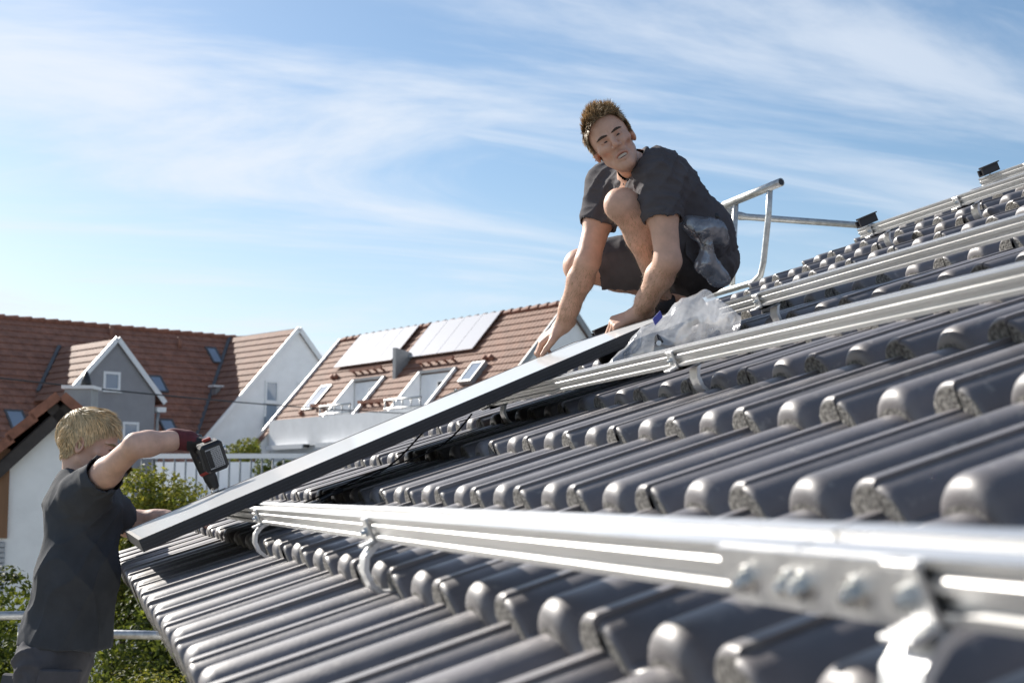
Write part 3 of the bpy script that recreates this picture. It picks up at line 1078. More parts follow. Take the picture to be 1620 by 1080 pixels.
mb = MB(); mb.box(RH(.30, nv + .10, zt - .55), RH(8.3, 0, 0) - RH(0, 0, 0), RH(0, .10, 0) - RH(0, 0, 0), RH(0, 0, .62) - RH(0, 0, 0)); obj('parapet', mb, M['render_white'], rh)
for (a0, a1) in ((.45, 2.15), (2.75, 4.6), (5.2, 7.2)):
    mb = MB(); mb.box(RH(a0, nv + .20, zt - .62), RH(a1 - a0, 0, 0) - RH(0, 0, 0), RH(0, .16, 0) - RH(0, 0, 0), RH(0, 0, .10) - RH(0, 0, 0)); obj('awning_box', mb, M['pvc_white'], rh)
    mb = MB(); mb.box(RH(a1 + .01, nv + .21, zt - .60), RH(.08, 0, 0) - RH(0, 0, 0), RH(0, .12, 0) - RH(0, 0, 0), RH(0, 0, .07) - RH(0, 0, 0)); obj('awning_end', mb, M['black_plastic'], rh)
for li, (a0, a1, w0, w1) in enumerate(LOG):
    v0, v1, zf = w0 * math.cos(pr), w1 * math.cos(pr), -w1 * math.sin(pr)
    ztop = -w0 * math.sin(pr)
    poly_wall('loggia_wall', [RH(a0 - .02, v0 - .02, ztop + .0), RH(a1 + .02, v0 - .02, ztop + .0), RH(a1 + .02, v0 - .02, zf - .1), RH(a0 - .02, v0 - .02, zf - .1)], RH(0, -.08, 0) - RH(0, 0, 0), M['render_white'], rh)
    for aa in (a0, a1):
        poly_wall('loggia_cheek', [RH(aa, v0, ztop + .0), RH(aa, v1 + .1, zf - .1), RH(aa, v0, zf - .1)], RH(.03 if aa == a1 else -.03, 0, 0) - RH(0, 0, 0), M['render_white'], rh)
        mb = MB(); bar_between(mb, rs(aa, w0 - .05, .04), rs(aa, w1, .04), .07, .09); obj('loggia_trim', mb, M['pvc_white'], rh)
    mb = MB(); bar_between(mb, rs(a0 - .04, w0 - .04, .045), rs(a1 + .04, w0 - .04, .045), .07, .08); obj('loggia_trim', mb, M['zinc'], rh)
    mb = MB(); mb.box(RH(a0, v0, zf - .14), RH(a1 - a0, 0, 0) - RH(0, 0, 0), RH(0, v1 - v0 + .1, 0) - RH(0, 0, 0), RH(0, 0, .05) - RH(0, 0, 0)); obj('loggia_floor', mb, M['render_pale'], rh)
    Pl = lambda u, o, z, v0=v0: RH(u, v0 - .02 + o, z)
    win_frame(rh, Pl, a0 + .62, a0 + .96, zf - .08, ztop - .14, 'balcony_door', False, 'window_glass', .04)
    mb = MB()
    for zr in (zf + .30, zf + .12):
        mb.tube([RH(a0 - .03, v1 + .09, zr), RH(a1 + .03, v1 + .09, zr)], .020 * KH, 6)
    for q in np.linspace(a0, a1, 5):
        mb.tube([RH(q, v1 + .09, zf - .1), RH(q, v1 + .09, zf + .30)], .016 * KH, 6)
    obj('balcony_railing', mb, M['galv'], rh, True)
for (a0, a1, w) in ((2.10, 3.45, 1.36), (4.85, 6.22, 1.36), (1.60, 2.3, 2.44), (3.72, 5.02, 2.48)):
    mb = MB(); bar_between(mb, rs(a0, w, .13), rs(a1, w, .13), .05, .09)
    for q in np.arange(a0 + .1, a1, .3):
        bar_between(mb, rs(q, w - .02, .0), rs(q, w + .02, .13), .05, .05)
    obj('snow_guard', mb, M['ridge_tile'], rh)
skylight(rh, rs, 1.10, 1.50, 1.70, 2.40, fm='zinc')
skylight(rh, rs, 7.12, 7.48, 1.62, 2.10, fm='zinc', h=.12)
mb = MB()
_b = rs(4.12, 1.76, -.05)
poly_wall('fire_wall', [rs(4.12, .92, -.05), _b, _b + UP * .68 * KH, rs(4.12, .98, .10)], RH(.12, 0, 0) - RH(0, 0, 0), M['zinc'], rh)
for (a0, w) in ((1.28, 1.40), (1.44, 1.40), (7.30, 1.42), (7.50, 1.42), (1.2, 2.56)):
    mb = MB(); mb.tube([rs(a0, w, -.02), rs(a0, w, .10)], [.06 * KH, .045 * KH], 8); obj('vent_tile', mb, M['ridge_tile'], rh, True)
for (a0, a1, label) in ((1.03, 3.56, ''), (4.05, 6.62, '')):
    nm = 4
    for c in range(nm):
        p0 = a0 + (a1 - a0) * c / nm; p1 = a0 + (a1 - a0) * (c + 1) / nm - .012
        mb = MB()
        o_ = rs(p0, .0, .07)
        mb.box(o_, rs(p1, 0, .07) - o_, rs(p0, 1.11, .07) - o_, rs(p0, 0, .095) - o_)
        obj('array_module', mb, M['pv_far'], rh)

# ---- near left house
nh = thing('white_house', G(-5.0, 18, -5.74), 'white house with red verge tiles and brown cladding at the left edge', 'house')
NA = np.array([-5.04, 16.0, 1.06])
NU, NW = np.array([.954, .30, 0]), np.array([.30, -.954, 0])
nhp = lambda u, v, z: G(*(NA + u * NU + v * NW + z * UP))
for sg, wl in ((-1, 3.6), (1, 1.22)):
    mb = MB()
    P4 = lambda a, w, h, sg=sg: nhp(sg * (w + h) * .7071, a, (-w + h) * .7071)
    tiled_slope(mb, P4, -6.0, .32, wl, course=.32, col=.24, lift=.03)
    obj('roof', mb, M['red_tile'], nh)
    nvt = int(wl / .33)
    for i in range(nvt):
        mb = MB(); bar_between(mb, P4(.30, i * .33, .03), P4(.30, i * .33 + .36, .06), .20, .10)
        obj('verge_tile', mb, M['ridge_tile'], nh)
    mb = MB(); bar_between(mb, P4(.27, 0.0, -.14), P4(.27, wl, -.14), .06, .12); obj('barge_board', mb, M['dark_board'], nh)
    mb = MB(); bar_between(mb, P4(-3, 0.0, -.10), P4(-3, wl, -.10), 6.5, .08); obj('roof_boarding', mb, M['dark_board'], nh)
poly_wall('gable_wall', [nhp(0, .17, -.20), nhp(.80, .17, -1.0), nhp(.80, .17, -6.8), nhp(-2.6, .17, -6.8), nhp(-2.6, .17, -2.80)], nhp(0, -5.5, 0) - nhp(0, 0, 0), M['render_white'], nh)
for i in range(13):
    mb = MB(); u1 = -.50 - i * .145
    mb.box(nhp(u1 - .14, .175, -1.52), nhp(.138, 0, 0) - nhp(0, 0, 0), nhp(0, .05, 0) - nhp(0, 0, 0), nhp(0, 0, max(.05, .96 - i * .145)) - nhp(0, 0, 0))
    obj('cladding_board', mb, M['brown_wood'], nh)
for i in range(10):
    mb = MB()
    mb.box(nhp(-1.55, .182, -1.60 - i * .055), nhp(1.03, 0, 0) - nhp(0, 0, 0), nhp(0, .03, -.012) - nhp(0, 0, 0), nhp(0, 0, .040) - nhp(0, 0, 0))
    obj('shutter_slat', mb, M['shutter'], nh)
mb = MB(); mb.box(nhp(-1.55, .178, -3.4), nhp(1.03, 0, 0) - nhp(0, 0, 0), nhp(0, .012, 0) - nhp(0, 0, 0), nhp(0, 0, 1.25) - nhp(0, 0, 0)); obj('window', mb, M['window_glass'], nh)
mb = MB(); mb.box(G(-5.28, 16.9, .65), RIGHT * .30 + FWD * .05, FWD * .3, UP * .62); obj('chimney', mb, M['zinc'], nh)
mb = MB(); mb.box(G(-5.31, 16.87, 1.25), RIGHT * .36 + FWD * .05, FWD * .36, UP * .04); obj('chimney_cap', mb, M['pvc_white'], nh)
mb = MB(); mb.tube([G(-5.07, 17.05, 1.28), G(-5.07, 17.05, 1.36), G(-5.07, 17.05, 1.46)], [.07, .055, .02], 10); obj('chimney_cowl', mb, M['black_plastic'], nh, True)

# ---- overhead wire
pts = []
for i in range(41):
    a = i / 40
    p = np.array([-13.5, -4.0, 1.95]) * (1 - a) + np.array([-1.07, 37.0, 2.05]) * a
    pts.append(G(p[0], p[1], p[2] - .50 * 4 * a * (1 - a)))
mb = MB(); mb.tube(pts, .012, 6); tag(obj('overhead_wire', mb, M['cable'], None, True), 'thin dark overhead wire crossing in front of the houses', 'wire')

# ---- terrace with railing between the houses
tr_ = thing('roof_terrace', G(-4.5, 27, -5.74), 'grey terrace wall with white railing and posts between the houses', 'terrace')
mb = MB(); mb.box(G(-7.0, 27.0, -5.7), RIGHT * 7.5, FWD * 1.2, UP * 5.55); obj('wall', mb, M['render_pale'], tr_)
mb = MB(); mb.box(G(-7.0, 26.9, -.52), RIGHT * 7.5, FWD * .08, UP * .3); obj('wall_band', mb, M['render_grey'], tr_)
mb = MB(); mb.box(G(-7.0, 28.3, -.6), RIGHT * 7.6, FWD * .2, UP * 1.25); obj('rear_wall', mb, M['render_white'], tr_)
mb = MB(); bar_between(mb, G(-7.0, 27.05, .73), G(.6, 27.05, .74), .07, .09); obj('handrail', mb, M['pvc_white'], tr_)
for i in range(36):
    mb = MB(); x = -6.95 + i * .205
    mb.tube([G(x, 27.05, -.16), G(x, 27.05, .70)], .020, 6); obj('railing_post', mb, M['zinc'], tr_, True)


# ------------------------------------------------------------------ plants
def leaf_cloud(name, center, radii, n, size, mats, parent, seed, clumps=26, hollow=.55):
    rg = np.random.default_rng(seed)
    cc = rg.normal(0, 1, (clumps, 3)); cc /= np.linalg.norm(cc, axis=1)[:, None]
    cc *= rg.uniform(.45, 1.0, (clumps, 1))
    cr = rg.uniform(.20, .42, clumps)
    pick = rg.integers(0, clumps, n)
    d = rg.normal(0, 1, (n, 3)); d /= np.linalg.norm(d, axis=1)[:, None]
    rr = rg.uniform(hollow, 1.05, (n, 1)) ** .6
    P = (cc[pick] + d * rr * cr[pick][:, None]) * np.array(radii) + np.array(center)
    nrm = d + rg.normal(0, .55, (n, 3)) + np.array([0, 0, .35]); nrm /= np.linalg.norm(nrm, axis=1)[:, None]
    a = np.cross(nrm, rg.normal(0, 1, (n, 3))); a /= np.linalg.norm(a, axis=1)[:, None]
    b = np.cross(nrm, a)
    L = size * rg.uniform(.6, 1.35, (n, 1))
    wd = L * rg.uniform(.8, 1.15, (n, 1))
    fold = nrm * L * .16
    V = np.stack([P - a * L, P + b * wd * .5 - fold * 0 + fold, P + a * L, P - b * wd * .5 + fold], 1).reshape(-1, 3)
    F = np.arange(4 * n).reshape(n, 4)
    tri = np.concatenate([F[:, [0, 1, 2]], F[:, [0, 2, 3]]])
    mi = rg.choice(len(mats), n, p=[.6, .4][:len(mats)] if len(mats) == 2 else None)
    org = origin_of(parent)
    me_ = mesh_np(name, V - org, tri, mats, False, np.concatenate([mi, mi]))
    o = link(name, me_, parent)
    return o


def shrub(name, label, cat, center, radii, n, size, mats, seed, base=0.0, clumps=26):
    c = np.array(center)
    t = thing(name, (c[0], c[1], base), label, cat, 'bushes and trees below the eave')
    leaf_cloud('foliage', c, radii, n, size, mats, t, seed, clumps)
    rg = random.Random(seed)
    mbx = MB()
    k = 5
    for i in range(k):
        a = i * 2 * math.pi / k + rg.random()
        tip = c + np.array([math.cos(a) * radii[0] * .6, math.sin(a) * radii[1] * .6, radii[2] * (.2 + .5 * rg.random())])
        mid = np.array([c[0] + math.cos(a) * .12, c[1] + math.sin(a) * .12, base + (c[2] - base) * .6])
        mbx.tube([np.array([c[0] + math.cos(a) * .05, c[1] + math.sin(a) * .05, base - .1]), mid, tip], [.07, .045, .012], 7)
    obj('trunk', mbx, M['bark'], t, True)
    return t


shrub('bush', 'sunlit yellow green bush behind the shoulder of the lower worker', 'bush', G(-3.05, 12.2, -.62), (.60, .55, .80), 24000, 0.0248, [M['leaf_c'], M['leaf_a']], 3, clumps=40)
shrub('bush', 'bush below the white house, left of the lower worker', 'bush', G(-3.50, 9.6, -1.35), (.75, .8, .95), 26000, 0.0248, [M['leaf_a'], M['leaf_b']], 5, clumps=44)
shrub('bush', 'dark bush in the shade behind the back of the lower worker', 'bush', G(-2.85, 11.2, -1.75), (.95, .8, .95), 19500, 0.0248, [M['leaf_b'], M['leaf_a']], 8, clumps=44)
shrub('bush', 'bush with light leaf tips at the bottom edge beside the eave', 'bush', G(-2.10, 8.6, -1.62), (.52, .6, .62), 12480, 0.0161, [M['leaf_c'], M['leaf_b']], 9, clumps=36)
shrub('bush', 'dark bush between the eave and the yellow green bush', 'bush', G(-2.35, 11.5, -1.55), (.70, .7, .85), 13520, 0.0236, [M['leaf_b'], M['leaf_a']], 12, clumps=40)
shrub('small_tree', 'small tree in front of the white gable, behind the railing', 'tree', G(-5.55, 29.6, .55), (.42, .4, .55), 2340, 0.0434, [M['leaf_a'], M['leaf_c']], 14, clumps=14)
shrub('bush', 'round dark potted bush on the terrace behind the railing', 'bush', G(-4.55, 27.6, .42), (.45, .3, .26), 2080, 0.0341, [M['leaf_b'], M['leaf_a']], 15, base=G(0, 0, -.2)[2], clumps=14)

# ------------------------------------------------------------------ scaffold
sc_ = thing('scaffold', W(-.6, 0, 1.5) * np.array([1, 1, 0]), 'galvanised scaffold with deck and guard rails along the eave', 'scaffold')
DECK_Z = 4.24
for i in range(3):
    for j in range(3):
        mb = MB(); mb.box((-1.05 + i * .32, -1.6 + j * 2.5, DECK_Z - .05), (.31, 0, 0), (0, 2.48, 0), (0, 0, .05)); obj('deck_plank', mb, M['wood_deck'], sc_)
for (x, y) in ((-1.50, -1.6), (-1.50, .9), (-1.50, 3.4), (-.30, 3.4), (-.30, 5.6)):
    mb = MB(); mb.tube([(x, y, 0), (x, y, DECK_Z + .05)], .0242, 10); obj('standard', mb, M['galv'], sc_, True)
g1, g2 = G(-3.9, 8.0, -.680), G(-2.60, 8.02, -.655)
mb = MB(); mb.tube([g1, g2], .0242, 12); obj('guard_rail', mb, M['galv'], sc_, True)
g3, g4 = G(-2.60, 7.9, -.738), G(-1.55, 7.9, -.762)
mb = MB(); mb.tube([g3, g4], .0242, 12); obj('guard_rail', mb, M['galv'], sc_, True)
mb = MB(); p = G(-2.69, 8.0, -.70); mb.tube([p, p - UP * 1.4], .022, 10); obj('guard_post', mb, M['galv'], sc_, True)

# guard frame beyond the gable end of the roof
gf = thing('guard_frame', G(1.3, 8.2, .2), 'galvanised guard frame rising behind the roof edge, behind the crouching worker', 'guard rail')


mb = MB(); mb.tube([np.array((3.221, 3.251, 7.325)), np.array((3.33, 2.793, 7.366))], .0225, 12); obj('top_rail', mb, M['galv'], gf, True)
mb = MB(); c = np.array((3.33, 2.793, 7.366)); d = (c - np.array((3.221, 3.251, 7.325))); d /= np.linalg.norm(d); mb.tube([c - d * .004, c + d * .001], .0175, 12); obj('tube_opening', mb, M['black_plastic'], gf)
mb = MB(); mb.tube([np.array((3.311, 2.884, 7.354)), np.array((3.318, 2.918, 7.215)), np.array((3.3, 2.952, 6.965)), np.array((3.296, 2.982, 6.899)), np.array((3.28, 3.032, 6.868)), np.array((3.255, 3.135, 6.861)), np.array((3.192, 3.419, 6.844))], .0165, 12); obj('bent_post', mb, M['galv'], gf, True)
mb = MB(); mb.tube([np.array((3.246, 3.159, 7.333)), np.array((3.254, 3.218, 7.057)), np.array((3.254, 3.242, 6.851))], .0165, 12); obj('upright', mb, M['galv'], gf, True)
mb = MB(); mb.tube([np.array((3.279, 3.341, 7.3)), np.array((3.354, 3.32, 7.286)), np.array((3.381, 3.312, 7.282)), np.array((4.232, 3.367, 7.285))], [.022, .024, .019, .019], 12); obj('cross_rail', mb, M['galv'], gf, True)
mb = MB(); mb.cbox(np.array((3.258, 3.296, 7.29)), RIGHT, FWD, UP, .03, .03, .035, .006); obj('coupler', mb, M['galv'], gf)


# ------------------------------------------------------------------ organic shapes: blended volumes turned into one continuous skin
def hash3(ix, iy, iz, seed):
    n = (ix * 374761393 + iy * 668265263 + iz * 2147483647 + seed * 974711) & 0xFFFFFFFF
    n = ((n ^ (n >> 13)) * 1274126177) & 0xFFFFFFFF
    return ((n ^ (n >> 16)) & 0xFFFF) / 65535.0


def vnoise(P, seed=0):
    P = np.asarray(P, float)
    I = np.floor(P).astype(np.int64)
    f = P - I
    f = f * f * (3 - 2 * f)
    out = 0
    for a in (0, 1):
        for b in (0, 1):
            for c in (0, 1):
                wgt = (f[..., 0] if a else 1 - f[..., 0]) * (f[..., 1] if b else 1 - f[..., 1]) * (f[..., 2] if c else 1 - f[..., 2])
                out = out + wgt * hash3(I[..., 0] + a, I[..., 1] + b, I[..., 2] + c, seed)
    return out * 2 - 1


def fbm(P, oct=3, seed=0):
    s, a = 0, 1.0
    for i in range(oct):
        s = s + a * vnoise(P * 2 ** i, seed + i)
        a *= .5
    return s


def A3(*p):
    return np.array(p, float)


def cap(a, b, ra, rb=None, k=.02, op='u'):
    return ('cap', np.asarray(a, float), np.asarray(b, float), ra, ra if rb is None else rb, k, op)


def ell(c, r, R=None, k=.02, op='u'):
    return ('ell', np.asarray(c, float), np.asarray(r, float), np.eye(3) if R is None else np.asarray(R, float), k, op)


def box(c, h, R=None, rnd=.01, k=.02, op='u'):
    return ('box', np.asarray(c, float), np.asarray(h, float), np.eye(3) if R is None else np.asarray(R, float), rnd, k, op)


def half(p, n, k=.0):
    n = np.asarray(n, float)
    return ('half', np.asarray(p, float), n / np.linalg.norm(n), k, 'i')


def bounds(pr):
    if pr[0] == 'cap':
        r = max(pr[3], pr[4])
        return np.minimum(pr[1], pr[2]) - r, np.maximum(pr[1], pr[2]) + r
    if pr[0] == 'ell':
        r = pr[2].max()
        return pr[1] - r, pr[1] + r
    if pr[0] == 'box':
        r = np.linalg.norm(pr[2]) + pr[4]
        return pr[1] - r, pr[1] + r
    return None


def pdist(pr, X):
    if pr[0] == 'cap':
        a, b = pr[1], pr[2]
        ab = b - a
        L2 = ab @ ab + 1e-12
        q = X - a
        t = np.clip((q @ ab) / L2, 0, 1)
        d = np.linalg.norm(q - t[..., None] * ab, axis=-1)
        return d - (pr[3] + (pr[4] - pr[3]) * t)
    if pr[0] == 'ell':
        q = (X - pr[1]) @ pr[3].T
        k0 = np.linalg.norm(q / pr[2], axis=-1)
        k1 = np.linalg.norm(q / pr[2] ** 2, axis=-1) + 1e-9
        return k0 * (k0 - 1) / k1
    if pr[0] == 'box':
        q = np.abs((X - pr[1]) @ pr[3].T) - pr[2]
        return np.linalg.norm(np.maximum(q, 0), axis=-1) + np.minimum(q.max(-1), 0) - pr[4]
    if pr[0] == 'half':
        return (X - pr[1]) @ pr[2]


def nets(prims, lo, hi, res):
    lo, hi = np.asarray(lo, float), np.asarray(hi, float)
    n = np.ceil((hi - lo) / res).astype(int) + 1
    ax = [lo[i] + np.arange(n[i]) * res for i in range(3)]
    D = np.full(n, .5, np.float32)
    for pr in prims:
        k = pr[-2]
        bb = bounds(pr)
        if bb is None:
            sl = (slice(None),) * 3
        else:
            pad = k + 3 * res
            i0 = np.clip(np.floor((bb[0] - pad - lo) / res).astype(int), 0, n)
            i1 = np.clip(np.ceil((bb[1] + pad - lo) / res).astype(int) + 1, 0, n)
            if np.any(i1 <= i0):
                continue
            sl = tuple(slice(i0[i], i1[i]) for i in range(3))
        X = np.stack(np.meshgrid(ax[0][sl[0]], ax[1][sl[1]], ax[2][sl[2]], indexing='ij'), -1)
        v = pdist(pr, X).astype(np.float32)
        cur = D[sl]
        if pr[-1] == 'u':
            h = np.maximum(k - np.abs(cur - v), 0) / max(k, 1e-6)
            D[sl] = np.minimum(cur, v) - h * h * k * .25
        elif pr[-1] == 's':
            v = -v
            h = np.maximum(k - np.abs(cur - v), 0) / max(k, 1e-6)
            D[sl] = np.maximum(cur, v) + h * h * k * .25
        else:
            D[sl] = np.maximum(cur, v)
    S = D < 0
    nx, ny, nz = n - 1
    cnt = np.zeros((nx, ny, nz), np.int8)
    for a in (0, 1):
        for b in (0, 1):
            for c in (0, 1):
                cnt += S[a:nx + a, b:ny + b, c:nz + c]
    act = (cnt > 0) & (cnt < 8)
    idx = np.full((nx, ny, nz), -1, np.int64)
    I = np.argwhere(act)
    idx[act] = np.arange(len(I))
    acc = np.zeros((len(I), 3)); num = np.zeros(len(I))
    cor = {}
    for a in (0, 1):
        for b in (0, 1):
            for c in (0, 1):
                cor[(a, b, c)] = D[I[:, 0] + a, I[:, 1] + b, I[:, 2] + c].astype(float)
    for p in cor:
        for axis in range(3):
            if p[axis] == 0:
                q = list(p); q[axis] = 1; q = tuple(q)
                v0, v1 = cor[p], cor[q]
                m = (v0 < 0) != (v1 < 0)
                t = np.where(m, v0 / np.where(m, v0 - v1, 1), 0)
                pt = np.tile(np.array(p, float), (len(I), 1))
                pt[:, axis] += t
                acc += pt * m[:, None]; num += m
    V = lo + (I + acc / np.maximum(num, 1)[:, None]) * res
    F = []
    for axis in range(3):
        o1, o2 = [(1, 2), (2, 0), (0, 1)][axis]
        s0 = [slice(None)] * 3; s1 = [slice(None)] * 3
        s0[axis] = slice(0, -1); s1[axis] = slice(1, None)
        ch = S[tuple(s0)] != S[tuple(s1)]
        E_ = np.argwhere(ch)
        E_ = E_[(E_[:, o1] > 0) & (E_[:, o2] > 0) & (E_[:, o1] < n[o1] - 1) & (E_[:, o2] < n[o2] - 1)]
        if not len(E_):
            continue
        q = []
        for da, db in ((1, 1), (0, 1), (0, 0), (1, 0)):
            c = E_.copy(); c[:, o1] -= da; c[:, o2] -= db
            q.append(idx[c[:, 0], c[:, 1], c[:, 2]])
        q = np.stack(q, 1)
        neg = S[E_[:, 0], E_[:, 1], E_[:, 2]]
        q = np.where(neg[:, None], q, q[:, ::-1])
        F.append(q)
    F = np.concatenate(F)
    F = F[(F >= 0).all(1)]
    return V, F


def all_bounds(prims, pad=.02):
    B_ = [bounds(p) for p in prims if p[0] != 'half' and p[-1] == 'u']
    return np.min([b[0] for b in B_], 0) - pad, np.max([b[1] for b in B_], 0) + pad


def vnormals(V, F):
    n = np.cross(V[F[:, 2]] - V[F[:, 0]], V[F[:, 3]] - V[F[:, 1]])
    N = np.zeros_like(V)
    for i in range(4):
        np.add.at(N, F[:, i], n)
    return N / (np.linalg.norm(N, axis=1)[:, None] + 1e-12)


def keep_faces(V, F, test):
    f = F[test(V[F].mean(1))]
    u, inv = np.unique(f, return_inverse=True)
    return V[u], inv.reshape(f.shape)


def body_obj(name, parts, mats, parent, tint=None, smooth=True):
    Vs, Fs, o = [], [], 0
    for V, F in parts:
        Vs.append(V); Fs.append(F + o); o += len(V)
    V = np.concatenate(Vs); F = np.concatenate(Fs)
    org = origin_of(parent)
    me_ = mesh_np(name, V - org, F, mats, smooth)
    if tint is not None:
        a = me_.color_attributes.new('tint', 'FLOAT_COLOR', 'POINT')
        c = np.ones((len(V), 4), np.float32); c[:, :3] = tint(V)
        a.data.foreach_set('color', c.ravel())
    return link(name, me_, parent)


def relax(V, F, it=2, lam=.5):
    cnt = np.zeros(len(V))
    for i in range(4):
        np.add.at(cnt, F[:, i], 2)
    for _ in range(it):
        S_ = np.zeros_like(V)
        for i in range(4):
            np.add.at(S_, F[:, i], V[F[:, (i + 1) % 4]] + V[F[:, (i + 3) % 4]])
        V = V + lam * (S_ / np.maximum(cnt, 1)[:, None] - V)
    return V


def cloth(name, prims, res, m, parent, folds=(), seed=0, pad=.03):
    lo, hi = all_bounds(prims, pad)
    V, F = nets(prims, lo, hi, res)
    V = relax(V, F, 4, .6)
    N = vnormals(V, F)
    d = np.zeros(len(V))
    for (dirv, freq, amp, stretch) in folds:
        dv = A3(*dirv); dv /= np.linalg.norm(dv)
        q = V * stretch
        warp = fbm(q * 5, 2, seed + 3) * 1.6
        ph = (V @ dv) * freq + warp * 2.2
        msk = np.clip(vnoise(V * 6 + 7, seed + 9) * .8 + .55, 0, 1)
        d += amp * msk * (.7 - np.abs(np.sin(ph)) ** .6)
    d += .0035 * fbm(V * 12, 3, seed)
    V = V + N * d[:, None]
    return body_obj(name, [(V, F)], (m,), parent)


def hand(Wp, d, nb, t, curl, r=1.0, thumb=(.55, .2), spread=1.0, tcurl=.3):
    """five fingers on a palm: wrist, direction to the knuckles, back of the hand, side of the thumb"""
    d, nb, t = [A3(*v) / np.linalg.norm(v) for v in (d, nb, t)]
    nb = nb - d * (nb @ d); nb /= np.linalg.norm(nb)
    t = t - d * (t @ d) - nb * (t @ nb); t /= np.linalg.norm(t)
    P = [cap(Wp - d * .03, Wp + d * .02, .027 * r, .026 * r, .015)]
    offs = (.031, .0105, -.0105, -.030)
    mlen = (.092, .096, .090, .082)
    fl = ((.043, .026, .021), (.047, .030, .022), (.043, .028, .021), (.034, .021, .019))
    rr = ((.0100, .0092, .0082, .0068), (.0103, .0094, .0084, .007), (.0098, .009, .008, .0066), (.0088, .008, .0072, .006))
    for i in range(4):
        k0 = Wp + d * .012 + t * offs[i] * .55
        kn = Wp + d * mlen[i] + t * offs[i] * spread
        P.append(cap(k0, kn, .0145 * r, .0118 * r, .013))
        a = 0.0; p = kn
        sp_ = t * offs[i] * .8 * spread
        for j in range(3):
            a += curl[i][j] if isinstance(curl[i], (tuple, list)) else curl[j]
            dr = d * math.cos(a) - nb * math.sin(a) + sp_ * (1 if j == 0 else .4) * math.cos(a)
            dr /= np.linalg.norm(dr)
            q = p + dr * fl[i][j]
            P.append(cap(p, q, rr[i][j] * r, rr[i][j + 1] * r, .004))
            p = q
    b0 = Wp + d * .022 + t * .022 - nb * .004
    v1 = d * thumb[0] + t * .75 - nb * thumb[1]; v1 /= np.linalg.norm(v1)
    b1 = b0 + v1 * .044
    P.append(cap(b0, b1, .0165 * r, .0128 * r, .014))
    v2 = v1 * .8 + d * .55 - nb * tcurl; v2 /= np.linalg.norm(v2)
    b2 = b1 + v2 * .033
    P.append(cap(b1, b2, .0118 * r, .0108 * r, .004))
    v3 = v2 + d * .25 - nb * tcurl * .7; v3 /= np.linalg.norm(v3)
    P.append(cap(b2, b2 + v3 * .026, .0106 * r, .0082 * r, .004))
    return P


